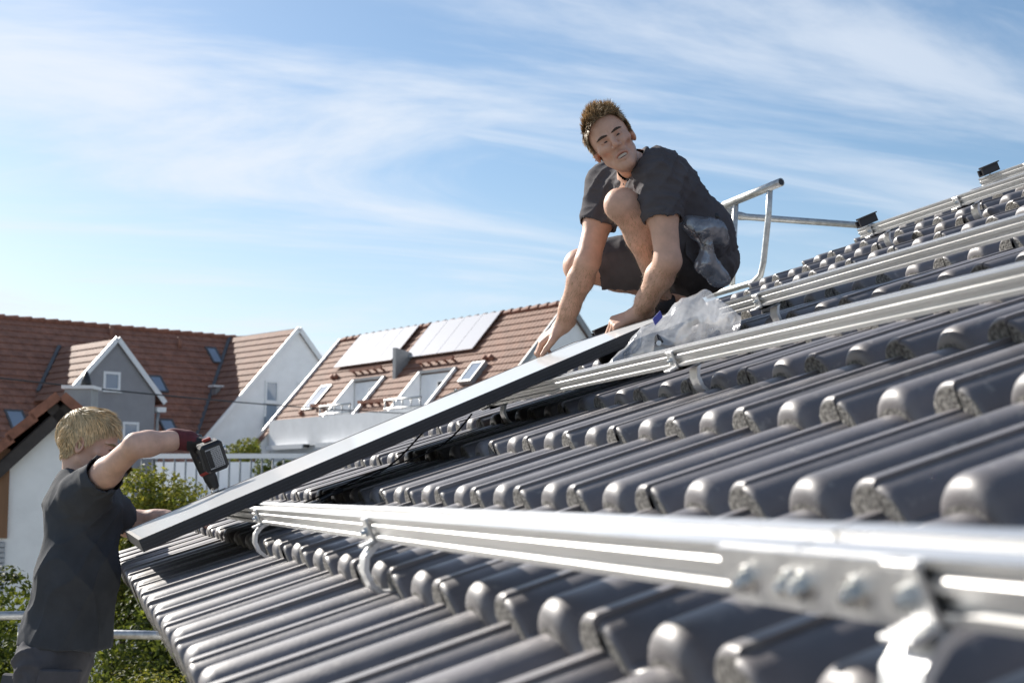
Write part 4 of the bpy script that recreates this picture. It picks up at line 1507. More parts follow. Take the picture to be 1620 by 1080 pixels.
def head_prims(T, mouth=.3, neck=None, scale=1.0):
    """head in its own frame (x to its left, y forward, z up), moved by T: (origin, 3x3 rows = axes)"""
    o, R = T
    g = lambda *p: o + A3(*p) @ R
    P = [ell(g(0, -.018, .036), (.0755, .097, .086), R, .02),
         ell(g(0, .012, .030), (.070, .080, .078), R, .02),
         ell(g(0, .024, -.036), (.055, .063, .072), R, .03),
         cap(g(-.047, -.004, -.052), g(-.018, .062, -.096), .015, .014, .026), cap(g(.047, -.004, -.052), g(.018, .062, -.096), .015, .014, .026),
         cap(g(-.009, .076, -.101), g(.009, .076, -.101), .0155, .0155, .018),
         ell(g(0, .089, -.084), (.016, .010, .004), R, .006, 's'),
         cap(g(-.052, .054, -.016), g(-.030, .081, -.021), .0155, .0135, .016), cap(g(.052, .054, -.016), g(.030, .081, -.021), .0155, .0135, .016),
         ell(g(-.046, .064, -.052), (.010, .014, .017), R, .016, 's'), ell(g(.046, .064, -.052), (.010, .014, .017), R, .016, 's'),
         ell(g(-.0325, .099, .0030), (.0195, .0185, .0125), R, .007, 's'), ell(g(.0325, .099, .0030), (.0195, .0185, .0125), R, .007, 's'),
         cap(g(-.044, .074, .0225), g(-.026, .0865, .0200), .0085, .0085, .007), cap(g(.044, .074, .0225), g(.026, .0865, .0200), .0085, .0085, .007),
         cap(g(-.026, .0865, .0200), g(-.009, .0885, .0145), .0085, .0080, .007), cap(g(.026, .0865, .0200), g(.009, .0885, .0145), .0085, .0080, .007),
         ell(g(-.0320, .0770, .0030), (.0150, .0125, .0105), R, .004), ell(g(.0320, .0770, .0030), (.0150, .0125, .0105), R, .004),
         cap(g(-.0440, .0780, .0060), g(-.020, .0850, .0060), .0036, .0042, .003), cap(g(.0440, .0780, .0060), g(.020, .0850, .0060), .0036, .0042, .003),
         cap(g(-.0440, .0770, -.0045), g(-.021, .0845, -.0055), .0038, .0042, .003), cap(g(.0440, .0770, -.0045), g(.021, .0845, -.0055), .0038, .0042, .003),
         cap(g(-.0420, .0790, .0008), g(-.022, .0890, .0002), .0009, .0011, .0015, 's'), cap(g(.0420, .0790, .0008), g(.022, .0890, .0002), .0009, .0011, .0015, 's'),
         cap(g(0, .0870, .015), g(0, .1090, -.022), .0072, .0100, .008),
         ell(g(0, .1105, -.0275), (.0112, .0110, .0098), R, .006),
         ell(g(-.0135, .0980, -.0320), (.0082, .0105, .0072), R, .0035), ell(g(.0135, .0980, -.0320), (.0082, .0105, .0072), R, .0035),
         ell(g(-.0070, .1050, -.0395), (.0042, .0056, .0042), R, .002, 's'), ell(g(.0070, .1050, -.0395), (.0042, .0056, .0042), R, .002, 's'),
         cap(g(-.0190, .0985, -.0365), g(-.0350, .0830, -.0660), .0030, .0024, .005, 's'), cap(g(.0190, .0985, -.0365), g(.0350, .0830, -.0660), .0030, .0024, .005, 's'),
         cap(g(-.0020, .0990, .0230), g(-.0045, .0955, .0120), .0010, .0010, .003, 's'), cap(g(.0030, .0990, .0230), g(.0040, .0955, .0120), .0010, .0010, .003, 's'),
         cap(g(-.030, .0930, .0440), g(.030, .0930, .0450), .0011, .0011, .004, 's'), cap(g(-.027, .0900, .0560), g(.027, .0900, .0560), .0010, .0010, .004, 's'),
         ell(g(0, .074, -.066), (.029, .022, .018), R, .016)]
    o2 = .0045 + .006 * mouth
    P += [cap(g(-.021, .0845, -.0615), g(0, .0925, -.0600 + .001), .0048, .0062, .006), cap(g(.021, .0845, -.0615), g(0, .0925, -.0590), .0048, .0062, .006),
          cap(g(-.019, .0835, -.066 - o2), g(0, .0910, -.0690 - o2), .0052, .0070, .006), cap(g(.019, .0835, -.066 - o2), g(0, .0910, -.0690 - o2), .0052, .0070, .006),
          ell(g(0, .092, -.0645 - o2 * .5), (.023, .016, .0010 + .0065 * mouth), R, .003, 's')]
    for s in (-1, 1):
        c, s_ = math.cos(.45), math.sin(.45)
        Re = np.array([[c, s * -s_, 0], [s * s_, c, 0], [0, 0, 1]]) @ R
        P += [ell(g(s * .0795, -.012, -.004), (.0085, .0195, .0315), Re, .006),
              ell(g(s * .0850, -.008, .000), (.0065, .0115, .0195), Re, .004, 's'),
              ell(g(s * .0785, .000, -.008), (.006, .006, .009), Re, .004)]
    hs = np.array((.93, 1, 1)) * scale
    def scl(p):
        fx = lambda c: o + ((c - o) @ R.T * hs) @ R
        if p[0] == 'cap':
            return ('cap', fx(p[1]), fx(p[2]), p[3] * scale, p[4] * scale, p[5], p[6])
        return ('ell', fx(p[1]), p[2] * hs, p[3], p[4], p[5])
    P = [scl(p) for p in P]
    if neck is not None:
        P.append(cap(g(0, -.036, -.050), neck, .043 * scale, .052, .02))
        P.append(cap(g(0, .020, -.085), neck + (g(0, .025, 0) - o), .022, .032, .03))
    return P


def head_tint(T, lips=(.78, .50, .47), stubble=.12, scale=1.0):
    o, R = T

    def fn(V):
        q = (V - o) @ R.T / (np.array((.93, 1, 1)) * scale)
        c = np.ones((len(V), 3))

        def blob(x, y, z, rx, ry, rz):
            return np.exp(-(((q[:, 0] - x) / rx) ** 2 + ((q[:, 1] - y) / ry) ** 2 + ((q[:, 2] - z) / rz) ** 2))
        lp = np.clip(blob(0, .09, -.0665, .021, .016, .0085) * 1.6, 0, 1)[:, None]
        c = c * (1 - lp) + np.array(lips) * lp
        ck = (blob(.045, .06, -.028, .025, .03, .022) + blob(-.045, .06, -.028, .025, .03, .022) + blob(0, .112, -.026, .014, .016, .014))[:, None] * .5
        c = c * (1 - ck) + c * np.array((1.02, .82, .78)) * ck
        st = np.clip(blob(0, .06, -.095, .055, .06, .035) + blob(0, .09, -.052, .028, .02, .009), 0, 1)[:, None] * stubble
        c = c * (1 - st) + c * np.array((.62, .60, .60)) * st
        er = (blob(.08, -.01, -.004, .012, .02, .03) + blob(-.08, -.01, -.004, .012, .02, .03))[:, None] * .5
        c = c * (1 - er) + c * np.array((1.02, .80, .76)) * er
        sock = (blob(.0315, .085, .004, .02, .02, .009) + blob(-.0315, .085, .004, .02, .02, .009))[:, None] * .35  # eye sockets: shade painted into the skin colour
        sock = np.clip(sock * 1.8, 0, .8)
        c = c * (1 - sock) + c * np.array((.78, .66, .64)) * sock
        fold = 0  # creases from nose to mouth, their shade painted in as darker skin
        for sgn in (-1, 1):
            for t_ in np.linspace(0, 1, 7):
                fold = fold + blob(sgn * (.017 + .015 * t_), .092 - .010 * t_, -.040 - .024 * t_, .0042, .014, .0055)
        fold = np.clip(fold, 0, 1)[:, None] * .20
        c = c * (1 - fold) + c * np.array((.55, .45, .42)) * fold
        fr = np.clip(blob(0, .095, .024, .0035, .014, .012) * 1.0, 0, 1)[:, None] * .4  # crease between the brows, darkened with painted shade
        return c * (1 - fr) + c * np.array((.6, .5, .47)) * fr
    return fn


def hair_on(T, V, F, hairline, comb, length, n, m, parent, seed, cap_h=.010, lift=.5, width=.0013, wild=.25, clump=90):
    """a thick cap over the scalp plus thousands of tapering strands"""
    o, R = T
    rg = np.random.default_rng(seed)
    q = (V - o) @ R.T
    N = vnormals(V, F)
    fc = q[F].mean(1)
    msk = hairline(fc)
    Fi = F[msk]
    u, inv = np.unique(Fi, return_inverse=True)
    Fc = inv.reshape(Fi.shape)
    Vc = V[u] + N[u] * (cap_h * (.55 + .45 * vnoise(q[u] * 55, seed))[:, None])
    area = np.linalg.norm(np.cross(V[Fi[:, 2]] - V[Fi[:, 0]], V[Fi[:, 3]] - V[Fi[:, 1]]), axis=1)
    pick = rg.choice(len(Fi), n, p=area / area.sum())
    w = rg.dirichlet((1, 1, 1, 1), n)
    root = (V[Fi[pick]] * w[..., None]).sum(1)
    nr = N[Fi[pick, 0]]
    rq = (root - o) @ R.T
    cd_ = comb(rq)                                   # direction in the head frame
    cd_ = cd_ / (np.linalg.norm(cd_, axis=1)[:, None] + 1e-9)
    # strands gather into locks
    cen = rg.integers(0, n, clump)
    near = ((rq[:, None, :] - rq[cen][None]) ** 2).sum(-1).argmin(1)
    lockd = rg.normal(0, wild, (clump, 3))[near]
    cw = (cd_ + lockd + rg.normal(0, wild * .45, (n, 3))) @ R
    L = length(rq) * rg.uniform(.65, 1.15, n)
    prev = root + nr * cap_h * .75
    pts = [prev]
    dirv = nr * lift + cw
    for i in range(4):
        dirv = dirv / np.linalg.norm(dirv, axis=1)[:, None]
        prev = prev + dirv * (L / 4)[:, None]
        pts.append(prev)
        dirv = dirv + cw * .45 - nr * lift * .25 + np.array([0, 0, -.06])
    side = np.cross(dirv, nr + rg.normal(0, .5, (n, 3)))
    side /= np.linalg.norm(side, axis=1)[:, None] + 1e-9
    ws = (1.0, .95, .8, .55, .12)
    VV = []
    for i, p in enumerate(pts):
        VV += [p - side * width * ws[i], p + side * width * ws[i]]
    VV = np.stack(VV, 1)
    k = VV.shape[1]
    base = np.arange(n)[:, None] * k
    FF = np.concatenate([base + np.array([2 * i, 2 * i + 1, 2 * i + 3, 2 * i + 2]) for i in range(4)])
    tn = np.concatenate([np.repeat((.55 + .3 * rg.random(len(Vc)))[:, None], 3, 1),
                         np.repeat(np.repeat(np.clip(rg.normal(1.0, .30, n), .4, 1.7) * (.8 + .4 * rg.random(clump))[near], k)[:, None], 3, 1) * np.tile(np.repeat(np.linspace(.75, 1.25, k // 2), 2), n)[:, None]])
    body_obj('hair', [(Vc, Fc), (VV.reshape(-1, 3), FF)], (m,), parent, lambda _v: tn)


def rows(x, y, z):
    """orthonormal frame from approximate left, forward, up"""
    y = A3(*y); y /= np.linalg.norm(y)
    z = A3(*z); z = z - y * (z @ y); z /= np.linalg.norm(z)
    return np.stack([np.cross(y, z), y, z])


def lerp(a, b, t):
    return a + (b - a) * t


def leg_prims(h, k, a, s=1.0):
    kd = (a - k) / np.linalg.norm(a - k)
    back = (h + a) / 2 - k; back = back - kd * (back @ kd)
    back = back / (np.linalg.norm(back) + 1e-9)
    return [cap(h, lerp(h, k, .55), .092 * s, .074 * s, .03), cap(lerp(h, k, .5), k, .074 * s, .056 * s, .03),
            ell(k - back * .012, (.056 * s,) * 3, None, .02),
            cap(k, lerp(k, a, .35) + back * .018, .052 * s, .057 * s, .03), cap(lerp(k, a, .35) + back * .018, lerp(k, a, .85), .056 * s, .037 * s, .03),
            cap(lerp(k, a, .8), a, .038 * s, .037 * s, .02)]


def arm_prims(s, e, w, r=1.0):
    return [cap(s, lerp(s, e, .45), .056 * r, .050 * r, .03), cap(lerp(s, e, .4), e, .050 * r, .042 * r, .03),
            cap(e, lerp(e, w, .28), .043 * r, .046 * r, .02), cap(lerp(e, w, .28), lerp(e, w, .75), .046 * r, .034 * r, .02), cap(lerp(e, w, .7), w, .035 * r, .029 * r, .02)]


def shoe_prims(heel, toe, up):
    up = A3(*up); up /= np.linalg.norm(up)
    d = toe - heel; L = np.linalg.norm(d); d /= L
    return [cap(heel + up * .045, heel + up * .045 + d * .02, .042, .042, .02), cap(heel + up * .040, toe + up * .036 - d * .05, .042, .044, .03),
            cap(toe + up * .036 - d * .06, toe + up * .034 - d * .036, .045, .040, .02), cap(heel + up * .06 + d * .01, heel + up * .085 + d * .015, .043, .045, .03),
            half(heel + up * .012, -up)]


def sole_mesh(heel, toe, up, parent):
    up = A3(*up); up /= np.linalg.norm(up)
    d = toe - heel; L = np.linalg.norm(d); d /= L
    s = np.cross(d, up)
    pl = []
    for t_, w_ in ((-.045, .018), (-.03, .036), (.0, .043), (.09, .038), (L - .09, .046), (L - .04, .044), (L - .01, .030), (L + .002, .012)):
        pl.append((t_, w_))
    out = [(a, b) for a, b in pl] + [(a, -b) for a, b in pl[::-1]]
    mbx = MB()
    mbx.prism(out[::-1], heel, d, s, up, .018)
    obj('sole', mbx, M['sole'], parent, False)


# ------------------------------------------------------------------ worker crouching at the top of the panel
U = {k: A3(*v) for k, v in {
    'head': (1.487, 0.450, 6.884), 'neck': (1.610, 0.550, 6.830), 'Ls': (1.628, 0.412, 6.784), 'Rs': (1.598, 0.784, 6.823),
    'Le': (1.646, 0.376, 6.489), 'Lw': (1.634, 0.600, 6.345), 'Re': (1.511, 0.759, 6.543), 'Rw': (1.490, 0.967, 6.342),
    'Lh': (1.850, 0.610, 6.555), 'Rh': (1.890, 0.778, 6.575), 'Lk': (1.519, 0.452, 6.684), 'La': (1.740, 0.640, 6.405),
    'Rk': (1.573, 1.000, 6.567), 'Ra': (1.969, 1.025, 6.470), 'c0': (1.690, 0.575, 6.765), 'c1': (1.832, 0.625, 6.620), 'pel': (1.872, 0.680, 6.572)}.items()}
um = thing('person', tuple(W(2.05, 0, .85)), 'man in dark grey shirt and shorts crouching on the roof, gripping the panel', 'person')
fw_, rt_ = FWD, RIGHT
upv = -.52 * RIGHT + .85 * UP
TU = (U['head'], rows(None, -.99 * FWD - .10 * RIGHT - .08 * UP, upv))
HS = .92
hp = head_prims(TU, 1.0, U['neck'], HS)
torso_u = [cap(U['Ls'], U['c0'], .058, .10, .05), cap(U['Rs'], U['c0'], .058, .10, .05), cap(U['c0'], U['c1'], .115, .12, .05), cap(U['neck'], U['c0'], .06, .09, .05)]
arms_u = arm_prims(U['Ls'], U['Le'], U['Lw'], 0.98) + arm_prims(U['Rs'], U['Re'], U['Rw'], 0.98)
legs_u = leg_prims(U['Lh'], U['Lk'], U['La'], .86) + leg_prims(U['Rh'], U['Rk'], U['Ra'], 1.0)
hr = hand(U['Rw'], W(1.600, .155, 1.035) - U['Rw'], NV - .35 * YV, -YV, [(.50, .95, .6)] * 4, 1.0, (.9, .15), .82, .15)
hl = hand(U['Lw'], W(1.735, .135, .66) - U['Lw'], NV - .55 * YV, YV, [(.85, 1.05, .7)] * 4, 1.0, (.6, .3), 1.0, .4)
allp = torso_u + [cap(U['c1'], U['pel'], .12, .13, .05)] + arms_u + legs_u + hp + hr + hl
oH, RH_ = TU
neck_n = (U['neck'] - U['head']) / np.linalg.norm(U['neck'] - U['head'])
neck_p = lerp(U['head'], U['neck'], .80)
n_arm_r = (U['Rw'] - U['Re']) / np.linalg.norm(U['Rw'] - U['Re'])
n_arm_l = (U['Lw'] - U['Le']) / np.linalg.norm(U['Lw'] - U['Le'])
cut_r, cut_l = U['Rw'] - n_arm_r * .03, U['Lw'] - n_arm_l * .03


def near_h(c, p, r=.26):
    return np.linalg.norm(c - p, axis=1) < r


Vh, Fh = nets(hp, U['head'] - .19, U['head'] + .19, .0020)
Vh, Fh = keep_faces(Vh, Fh, lambda c: (c - neck_p) @ neck_n < .002)
lo, hi = all_bounds(allp)
Vb, Fb = nets(allp, lo, hi, .0062)
is_head = lambda c: ((c - neck_p) @ neck_n < -.003) & near_h(c, U['head'], .20) & ((c - U['Lk']) @ (U['Lk'] - U['head']) < -.25 * np.linalg.norm(U['Lk'] - U['head']) * .2)
is_rh = lambda c: ((c - cut_r) @ n_arm_r > .004) & near_h(c, U['Rw'])
is_lh = lambda c: ((c - cut_l) @ n_arm_l > .004) & near_h(c, U['Lw'], .17)
Vb, Fb = keep_faces(Vb, Fb, lambda c: ~is_head(c) & ~is_rh(c) & ~is_lh(c))
arm_r_only = arm_prims(U['Rs'], U['Re'], U['Rw'], 0.98)
arm_l_only = arm_prims(U['Ls'], U['Le'], U['Lw'], 0.98)
lo, hi = all_bounds(hr); V1, F1 = nets(arm_r_only + hr, lo - .03, hi + .02, .0028); V1, F1 = keep_faces(V1, F1, lambda c: (c - cut_r) @ n_arm_r > -.002)
lo, hi = all_bounds(hl); V2, F2 = nets(arm_l_only + hl, lo - .03, hi + .02, .0028); V2, F2 = keep_faces(V2, F2, lambda c: (c - cut_l) @ n_arm_l > -.002)
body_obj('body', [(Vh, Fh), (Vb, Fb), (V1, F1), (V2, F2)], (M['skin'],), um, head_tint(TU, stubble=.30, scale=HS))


def eyes_brows(T, parent, scale=1.0, teeth=True, m_brow='brow', V=None):
    o, R = T
    k = np.array((.93, 1, 1)) * scale
    g = lambda *p: o + (A3(*p) * k) @ R
    q = ((V - o) @ R.T) / k
    q = q[q[:, 1] > .03]

    def on(x, z, dy=0.0):
        """point of the face at this place, dy in front of the skin"""
        d2 = (q[:, 0] - x) ** 2 + (q[:, 2] - z) ** 2
        near = d2.argsort()[:5]
        return g(x, q[near, 1].mean() + dy, z)
    for s in (-1, 1):
        mbx = MB()
        mbx.tube([on(s * x, z, dy) for x, z, dy in ((.0445, .0006, .0006), (.038, .0012, .0010), (.032, .0014, .0012), (.026, .0010, .0010), (.0195, .0000, .0004))], [.0008, .0026, .0033, .0028, .0009], 8)
        obj('eye', mbx, M['eye'], parent, True)
        mbx = MB()
        for i in range(80):
            a = (i + .5) / 80
            jz = .0030 * math.sin(i * 12.9898) * math.sin(a * 2.6 + .35)
            x, z = s * (.009 + .040 * a), .0160 + .0048 * math.sin(a * 2.1) + jz * 1.2
            p0 = on(x, z, .0004)
            p1 = on(x + s * .0070, z + .0036 * (1 - a) - .0012, .0016)
            mbx.tube([p0, lerp(p0, p1, .6) + R[1] * .0010, p1], [.0014, .0012, .0003], 4)
        obj('eyebrow', mbx, M[m_brow], parent, True)
    if teeth:
        mbx = MB()
        for i in range(8):
            x = (i - 3.5) * .0046
            mbx.cbox(g(x, .0855 - 14 * x * x, -.0688), R[0], R[1], R[2], .0021, .002, .0042, .0008)
        obj('teeth', mbx, M['teeth'], parent)


eyes_brows(TU, um, HS, V=Vh)


def hl_um(q):
    y = q[:, 1]
    z = np.interp(y, [-.12, -.09, -.04, -.005, .02, .035, .06, .075, .1], [-.050, -.045, -.025, -.002, .012, .055, .078, .082, .086])
    return (q[:, 2] > z) & ~((np.abs(q[:, 0]) > .074) & (q[:, 2] < .03) & (y > -.035) & (y < .02))


def comb_um(q):
    c = np.zeros_like(q)
    topw = np.clip((q[:, 2] - .06) / .05, 0, 1)
    c[:, 1] = .55 * topw + .10 - .3 * (q[:, 1] < -.05)
    c[:, 2] = .75 * topw - .45 * (1 - topw)
    c[:, 0] = -.35 * topw + .1 * np.sign(q[:, 0])
    return c


hair_on(TU, Vh, Fh, lambda q: hl_um(q / HS), comb_um, lambda q: np.interp(q[:, 2], [-.03, .03, .07, .11], [.010, .016, .030, .040]), 10000, M['hair_brown'], um, 4, .007, .62, .0009, .20)

# fine hair on forearms and shins
def limb_hair(V, F, segs, n, m, parent, seed):
    rg = np.random.default_rng(seed)
    fc = V[F].mean(1)
    N = vnormals(V, F)
    best = np.full(len(fc), 9.0)
    along = np.zeros((len(fc), 3))
    for (a, b) in segs:
        ab = b - a; L = np.linalg.norm(ab); u_ = ab / L
        t = (fc - a) @ u_
        d = np.linalg.norm(fc - a - np.clip(t, 0, L)[:, None] * u_, axis=1) + np.where((t < 0) | (t > L), 9, 0)
        better = d < best
        best = np.where(better, d, best)
        along[better] = u_
    ok = np.where(best < .075)[0]
    pick = rg.choice(ok, n)
    w = rg.dirichlet((1, 1, 1, 1), n)
    p0 = (V[F[pick]] * w[..., None]).sum(1)
    nr = N[F[pick, 0]]
    dv = nr * .55 + along[pick] * .9 + rg.normal(0, .35, (n, 3))
    dv /= np.linalg.norm(dv, axis=1)[:, None]
    L = rg.uniform(.006, .013, n)[:, None]
    p1 = p0 + dv * L
    sd_ = np.cross(dv, nr); sd_ /= np.linalg.norm(sd_, axis=1)[:, None] + 1e-9
    VV = np.stack([p0 - sd_ * .0003, p0 + sd_ * .0003, p1 + sd_ * .0001, p1 - sd_ * .0001], 1).reshape(-1, 3)
    o = body_obj('body_hair', [(VV, np.arange(4 * n).reshape(n, 4))], (m,), parent)
    o['kind'] = 'stuff'


limb_hair(Vb, Fb, [(U['Le'], U['Lw']), (U['Re'], U['Rw']), (U['Lk'], U['La']), (U['Rk'], U['Ra'])], 7000, M['brow_blond'], um, 81)
# shirt
sl_u, sl_r = lerp(U['Ls'], U['Le'], .47), lerp(U['Rs'], U['Re'], .47)
dl, dr_ = (U['Le'] - U['Ls']), (U['Re'] - U['Rs'])
dl, dr_ = dl / np.linalg.norm(dl), dr_ / np.linalg.norm(dr_)
shirt = [cap(U['Ls'] + UP * .002, U['c0'], .068, .104, .06), cap(U['Rs'], U['c0'], .068, .104, .06), cap(lerp(U['neck'], U['c0'], .25), U['c0'], .060, .098, .05),
         cap(U['c0'] + RIGHT * .005, U['c1'], .108, .116, .06), cap(U['c0'] - YV * .085, U['c1'] - YV * .07, .090, .104, .06), cap(U['c0'] + YV * .095, U['c1'] + YV * .08, .090, .104, .06),
         cap(U['c1'], U['pel'] + RIGHT * .02 + UP * .01, .116, .122, .06), cap(U['c1'] - YV * .07, U['pel'] - YV * .06 + UP * .01, .104, .108, .06)]
hem_n = U['pel'] - U['c0']; hem_n = hem_n / np.linalg.norm(hem_n)
shirt += [half(U['c1'] + hem_n * .105, hem_n)]
shirt += [cap(U['Ls'], sl_u, .074, .069, .05), cap(U['Rs'], sl_r, .074, .069, .05)]
shirt += [('cap', sl_u - dl * .012, sl_u + dl * .12, .058, .056, .003, 's'), ('cap', sl_r - dr_ * .012, sl_r + dr_ * .12, .058, .056, .003, 's')]
shirt += [('cap', sl_u + dl * .085, sl_u + dl * .086, .085, .085, .002, 's'), ('cap', sl_r + dr_ * .085, sl_r + dr_ * .086, .085, .085, .002, 's')]
nkd = (U['head'] - U['neck']); nkd = nkd / np.linalg.norm(nkd)
shirt += [('cap', U['neck'] + nkd * .012 - FWD * .015, U['neck'] + nkd * .12 - FWD * .02, .060, .070, .012, 's')]
cloth('shirt', shirt, .0058, M['tee_grey'], um, (((.75, .1, -.65), 62, .010, (1, 1, 1)), ((.3, .8, .5), 48, .008, (1, 1, 1)), ((.2, .1, .95), 90, .005, (1, 1, 1))), 21)
# collar with open placket
mb = MB()
cpts, rpts = [], []
ex_ = rows(None, -FWD, nkd)
for i in range(15):
    a = -2.55 + i * 5.1 / 14
    cpts.append(U['neck'] + nkd * (.008 + .012 * math.cos(a)) + ex_[0] * math.sin(a) * .070 + ex_[1] * (-math.cos(a)) * .064)
mb.tube(cpts, [.004, .007] + [.0105] * 11 + [.007, .004], 8)
obj('collar', mb, M['tee_grey'], um, True)
for s in (-1, 1):
    mb = MB()
    p0 = U['neck'] - nkd * .01 + ex_[1] * .060 + ex_[0] * .03 * s
    mb.tube([p0 + nkd * .03, p0 - nkd * .05 + ex_[1] * .022 - ex_[0] * .018 * s, p0 - nkd * .115 + ex_[1] * .026 - ex_[0] * .016 * s], .0012, 5)
    obj('drawstring', mb, M['cord_white'], um, True)
# shorts
sh_l, sh_r = lerp(U['Lh'], U['Lk'], .55), lerp(U['Rh'], U['Rk'], .78)
tl, tr2 = (U['Lk'] - U['Lh']), (U['Rk'] - U['Rh'])
tl, tr2 = tl / np.linalg.norm(tl), tr2 / np.linalg.norm(tr2)
shorts = [cap(U['pel'] - YV * .06, U['pel'] + YV * .07, .118, .118, .05), cap(U['pel'], U['pel'] + RIGHT * .045 - UP * .02, .116, .112, .05), cap(lerp(U['c1'], U['pel'], .4), U['pel'], .118, .125, .04),
          cap(U['Lh'], sh_l, .115, .098, .04), cap(U['Rh'], sh_r, .115, .092, .04), cap(U['pel'] - UP * .02, lerp(U['pel'], U['Ra'], .40) + UP * .02, .11, .08, .05),
          ('cap', sh_l + tl * .095, sh_l + tl * .1, .125, .125, .003, 's'), ('cap', sh_r + tr2 * .085, sh_r + tr2 * .09, .12, .12, .003, 's')]
cloth('shorts', shorts, .0066, M['shorts'], um, (((.5, .3, .8), 50, .011, (1, 1, 1)), ((.8, -.4, .2), 66, .008, (1, 1, 1))), 33)
# pocket on the shorts
mb = MB()
pc = lerp(U['Lh'], U['Lk'], .14) - FWD * .112 + UP * .004
mb.cbox(pc, lerp(tl, RIGHT, .2), -FWD, UP, .055, .007, .062, .005); obj('pocket', mb, M['shorts'], um)
# shoes and socks
for (an, heel, toe) in ((U['La'], W(1.955, .006, .655), W(1.700, .003, .745)), (U['Ra'], W(2.235, .010, 1.04), W(2.00, .010, 1.00))):
    P_ = shoe_prims(heel, toe, NV)
    V_, F_ = nets(P_, *all_bounds(P_, .03), .005)
    sh = body_obj('shoe', [(V_, F_)], (M['shoe'],), um)
    sole_mesh(heel, toe, NV, sh)
    d_ = (toe - heel) / np.linalg.norm(toe - heel)
    mb = MB()
    for q in range(4):
        c = heel + d_ * (.085 + q * .024) + NV * (.086 - q * .005)
        sd_ = np.cross(d_, NV)
        mb.tube([c - sd_ * .026 - NV * .006, c + NV * .003, c + sd_ * .026 - NV * .006], .0028, 6)
    obj('laces', mb, M['lace'], sh, True)
    mb = MB()
    mb.tube([heel + NV * .085 + d_ * .012, lerp(heel + NV * .10, an, .6), an], [.043, .041, .0405], 14)
    obj('sock', mb, M['sock'], um, True)

# ------------------------------------------------------------------ worker on the scaffold with the cordless driver
Lm = {k: A3(*v) for k, v in {
    'head': (-0.114, 1.434, 5.917), 'neck': (-0.150, 1.447, 5.802), 'Rs': (-0.120, 1.300, 5.750), 'Ls': (-0.075, 1.615, 5.728),
    'Re': (0.029, 0.999, 5.903), 'Rw': (0.176, 1.060, 5.925), 'Le': (0.041, 1.762, 5.630), 'Lw': (0.162, 1.690, 5.658),
    'c0': (-0.138, 1.464, 5.690), 'c1': (-0.140, 1.467, 5.483), 'pel': (-0.200, 1.480, 5.200), 'Rh': (-0.222, 1.386, 5.149), 'Lh': (-0.205, 1.566, 5.138),
    'Rk': (-0.290, 1.389, 4.741), 'Lk': (-0.190, 1.640, 4.716), 'Ra': (-0.30, 1.400, 4.345), 'La': (-0.200, 1.670, 4.345)}.items()}
lm = thing('person', (-.25, 1.53, DECK_Z), 'blond man in dark t-shirt driving a bolt at the panel edge', 'person')
TL = (Lm['head'], rows(None, .97 * RIGHT + .02 * FWD - .24 * UP, .22 * RIGHT + .97 * UP))
hp2 = head_prims(TL, .1, Lm['neck'], 1.0)
torso_l = [cap(Lm['Rs'], Lm['c0'], .058, .10, .05), cap(Lm['Ls'], Lm['c0'], .058, .10, .05), cap(Lm['c0'] + RIGHT * .02, Lm['c1'], .085, .085, .05), cap(Lm['c1'], Lm['pel'], .085, .105, .05), cap(Lm['neck'] + RIGHT * .01, Lm['c0'], .052, .08, .04)]
arms_l = arm_prims(Lm['Rs'], Lm['Re'], Lm['Rw'], .89) + arm_prims(Lm['Ls'], Lm['Le'], Lm['Lw'], 1.0)
hd_r = lerp(RIGHT, -UP, .12)
hrl = hand(Lm['Rw'], hd_r, UP, FWD, [(.9, 1.15, .7)] * 4, 1.10, (.55, .45), 1.0, .5)
hll = hand(Lm['Lw'], A3(.9, -.25, .05), UP, -YV, [(.25, .4, .3)] * 4, 1.0, (.7, .2))
legs_l = leg_prims(Lm['Rh'], Lm['Rk'], Lm['Ra']) + leg_prims(Lm['Lh'], Lm['Lk'], Lm['La'])
allp = torso_l + arms_l + legs_l + hp2 + hll
nn2 = (Lm['neck'] - Lm['head']) / np.linalg.norm(Lm['neck'] - Lm['head'])
np2 = lerp(Lm['head'], Lm['neck'], .84)
Vh2, Fh2 = nets(hp2, Lm['head'] - .19, Lm['head'] + .19, .0028)
Vh2, Fh2 = keep_faces(Vh2, Fh2, lambda c: (c - np2) @ nn2 < .002)
lo, hi = all_bounds(allp)
Vb2, Fb2 = nets(allp, lo, hi, .0066)
nlw = (Lm['Lw'] - Lm['Le']) / np.linalg.norm(Lm['Lw'] - Lm['Le'])
cut2 = Lm['Lw'] - nlw * .03
rel = lambda c: np.linalg.norm(c - Lm['Re'], axis=1) < .24
Vb2, Fb2 = keep_faces(Vb2, Fb2, lambda c: ~(((c - np2) @ nn2 < -.003) & near_h(c, Lm['head'], .17) & ~((c - lerp(Lm['Rs'], Lm['Re'], .5)) @ (-FWD) > -.05)) & ~(((c - cut2) @ nlw > .004) & near_h(c, Lm['Lw'], .22)))
lo, hi = all_bounds(hll); V1, F1 = nets(arm_prims(Lm['Ls'], Lm['Le'], Lm['Lw']) + hll, lo - .03, hi + .02, .003); V1, F1 = keep_faces(V1, F1, lambda c: (c - cut2) @ nlw > -.002)
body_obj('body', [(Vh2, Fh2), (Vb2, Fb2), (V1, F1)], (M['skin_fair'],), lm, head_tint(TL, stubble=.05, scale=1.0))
eyes_brows(TL, lm, 1.0, teeth=False, m_brow='brow_blond', V=Vh2)


def hl_lm(q):
    y = q[:, 1]
    z = np.interp(y, [-.12, -.09, -.05, -.03, 0, .02, .035, .05, .065, .1], [-.075, -.070, -.055, -.030, .004, .018, .042, .054, .060, .062])
    return (q[:, 2] > z) & ~((np.abs(q[:, 0]) > .073) & (q[:, 2] < .028) & (y > -.036) & (y < .016))


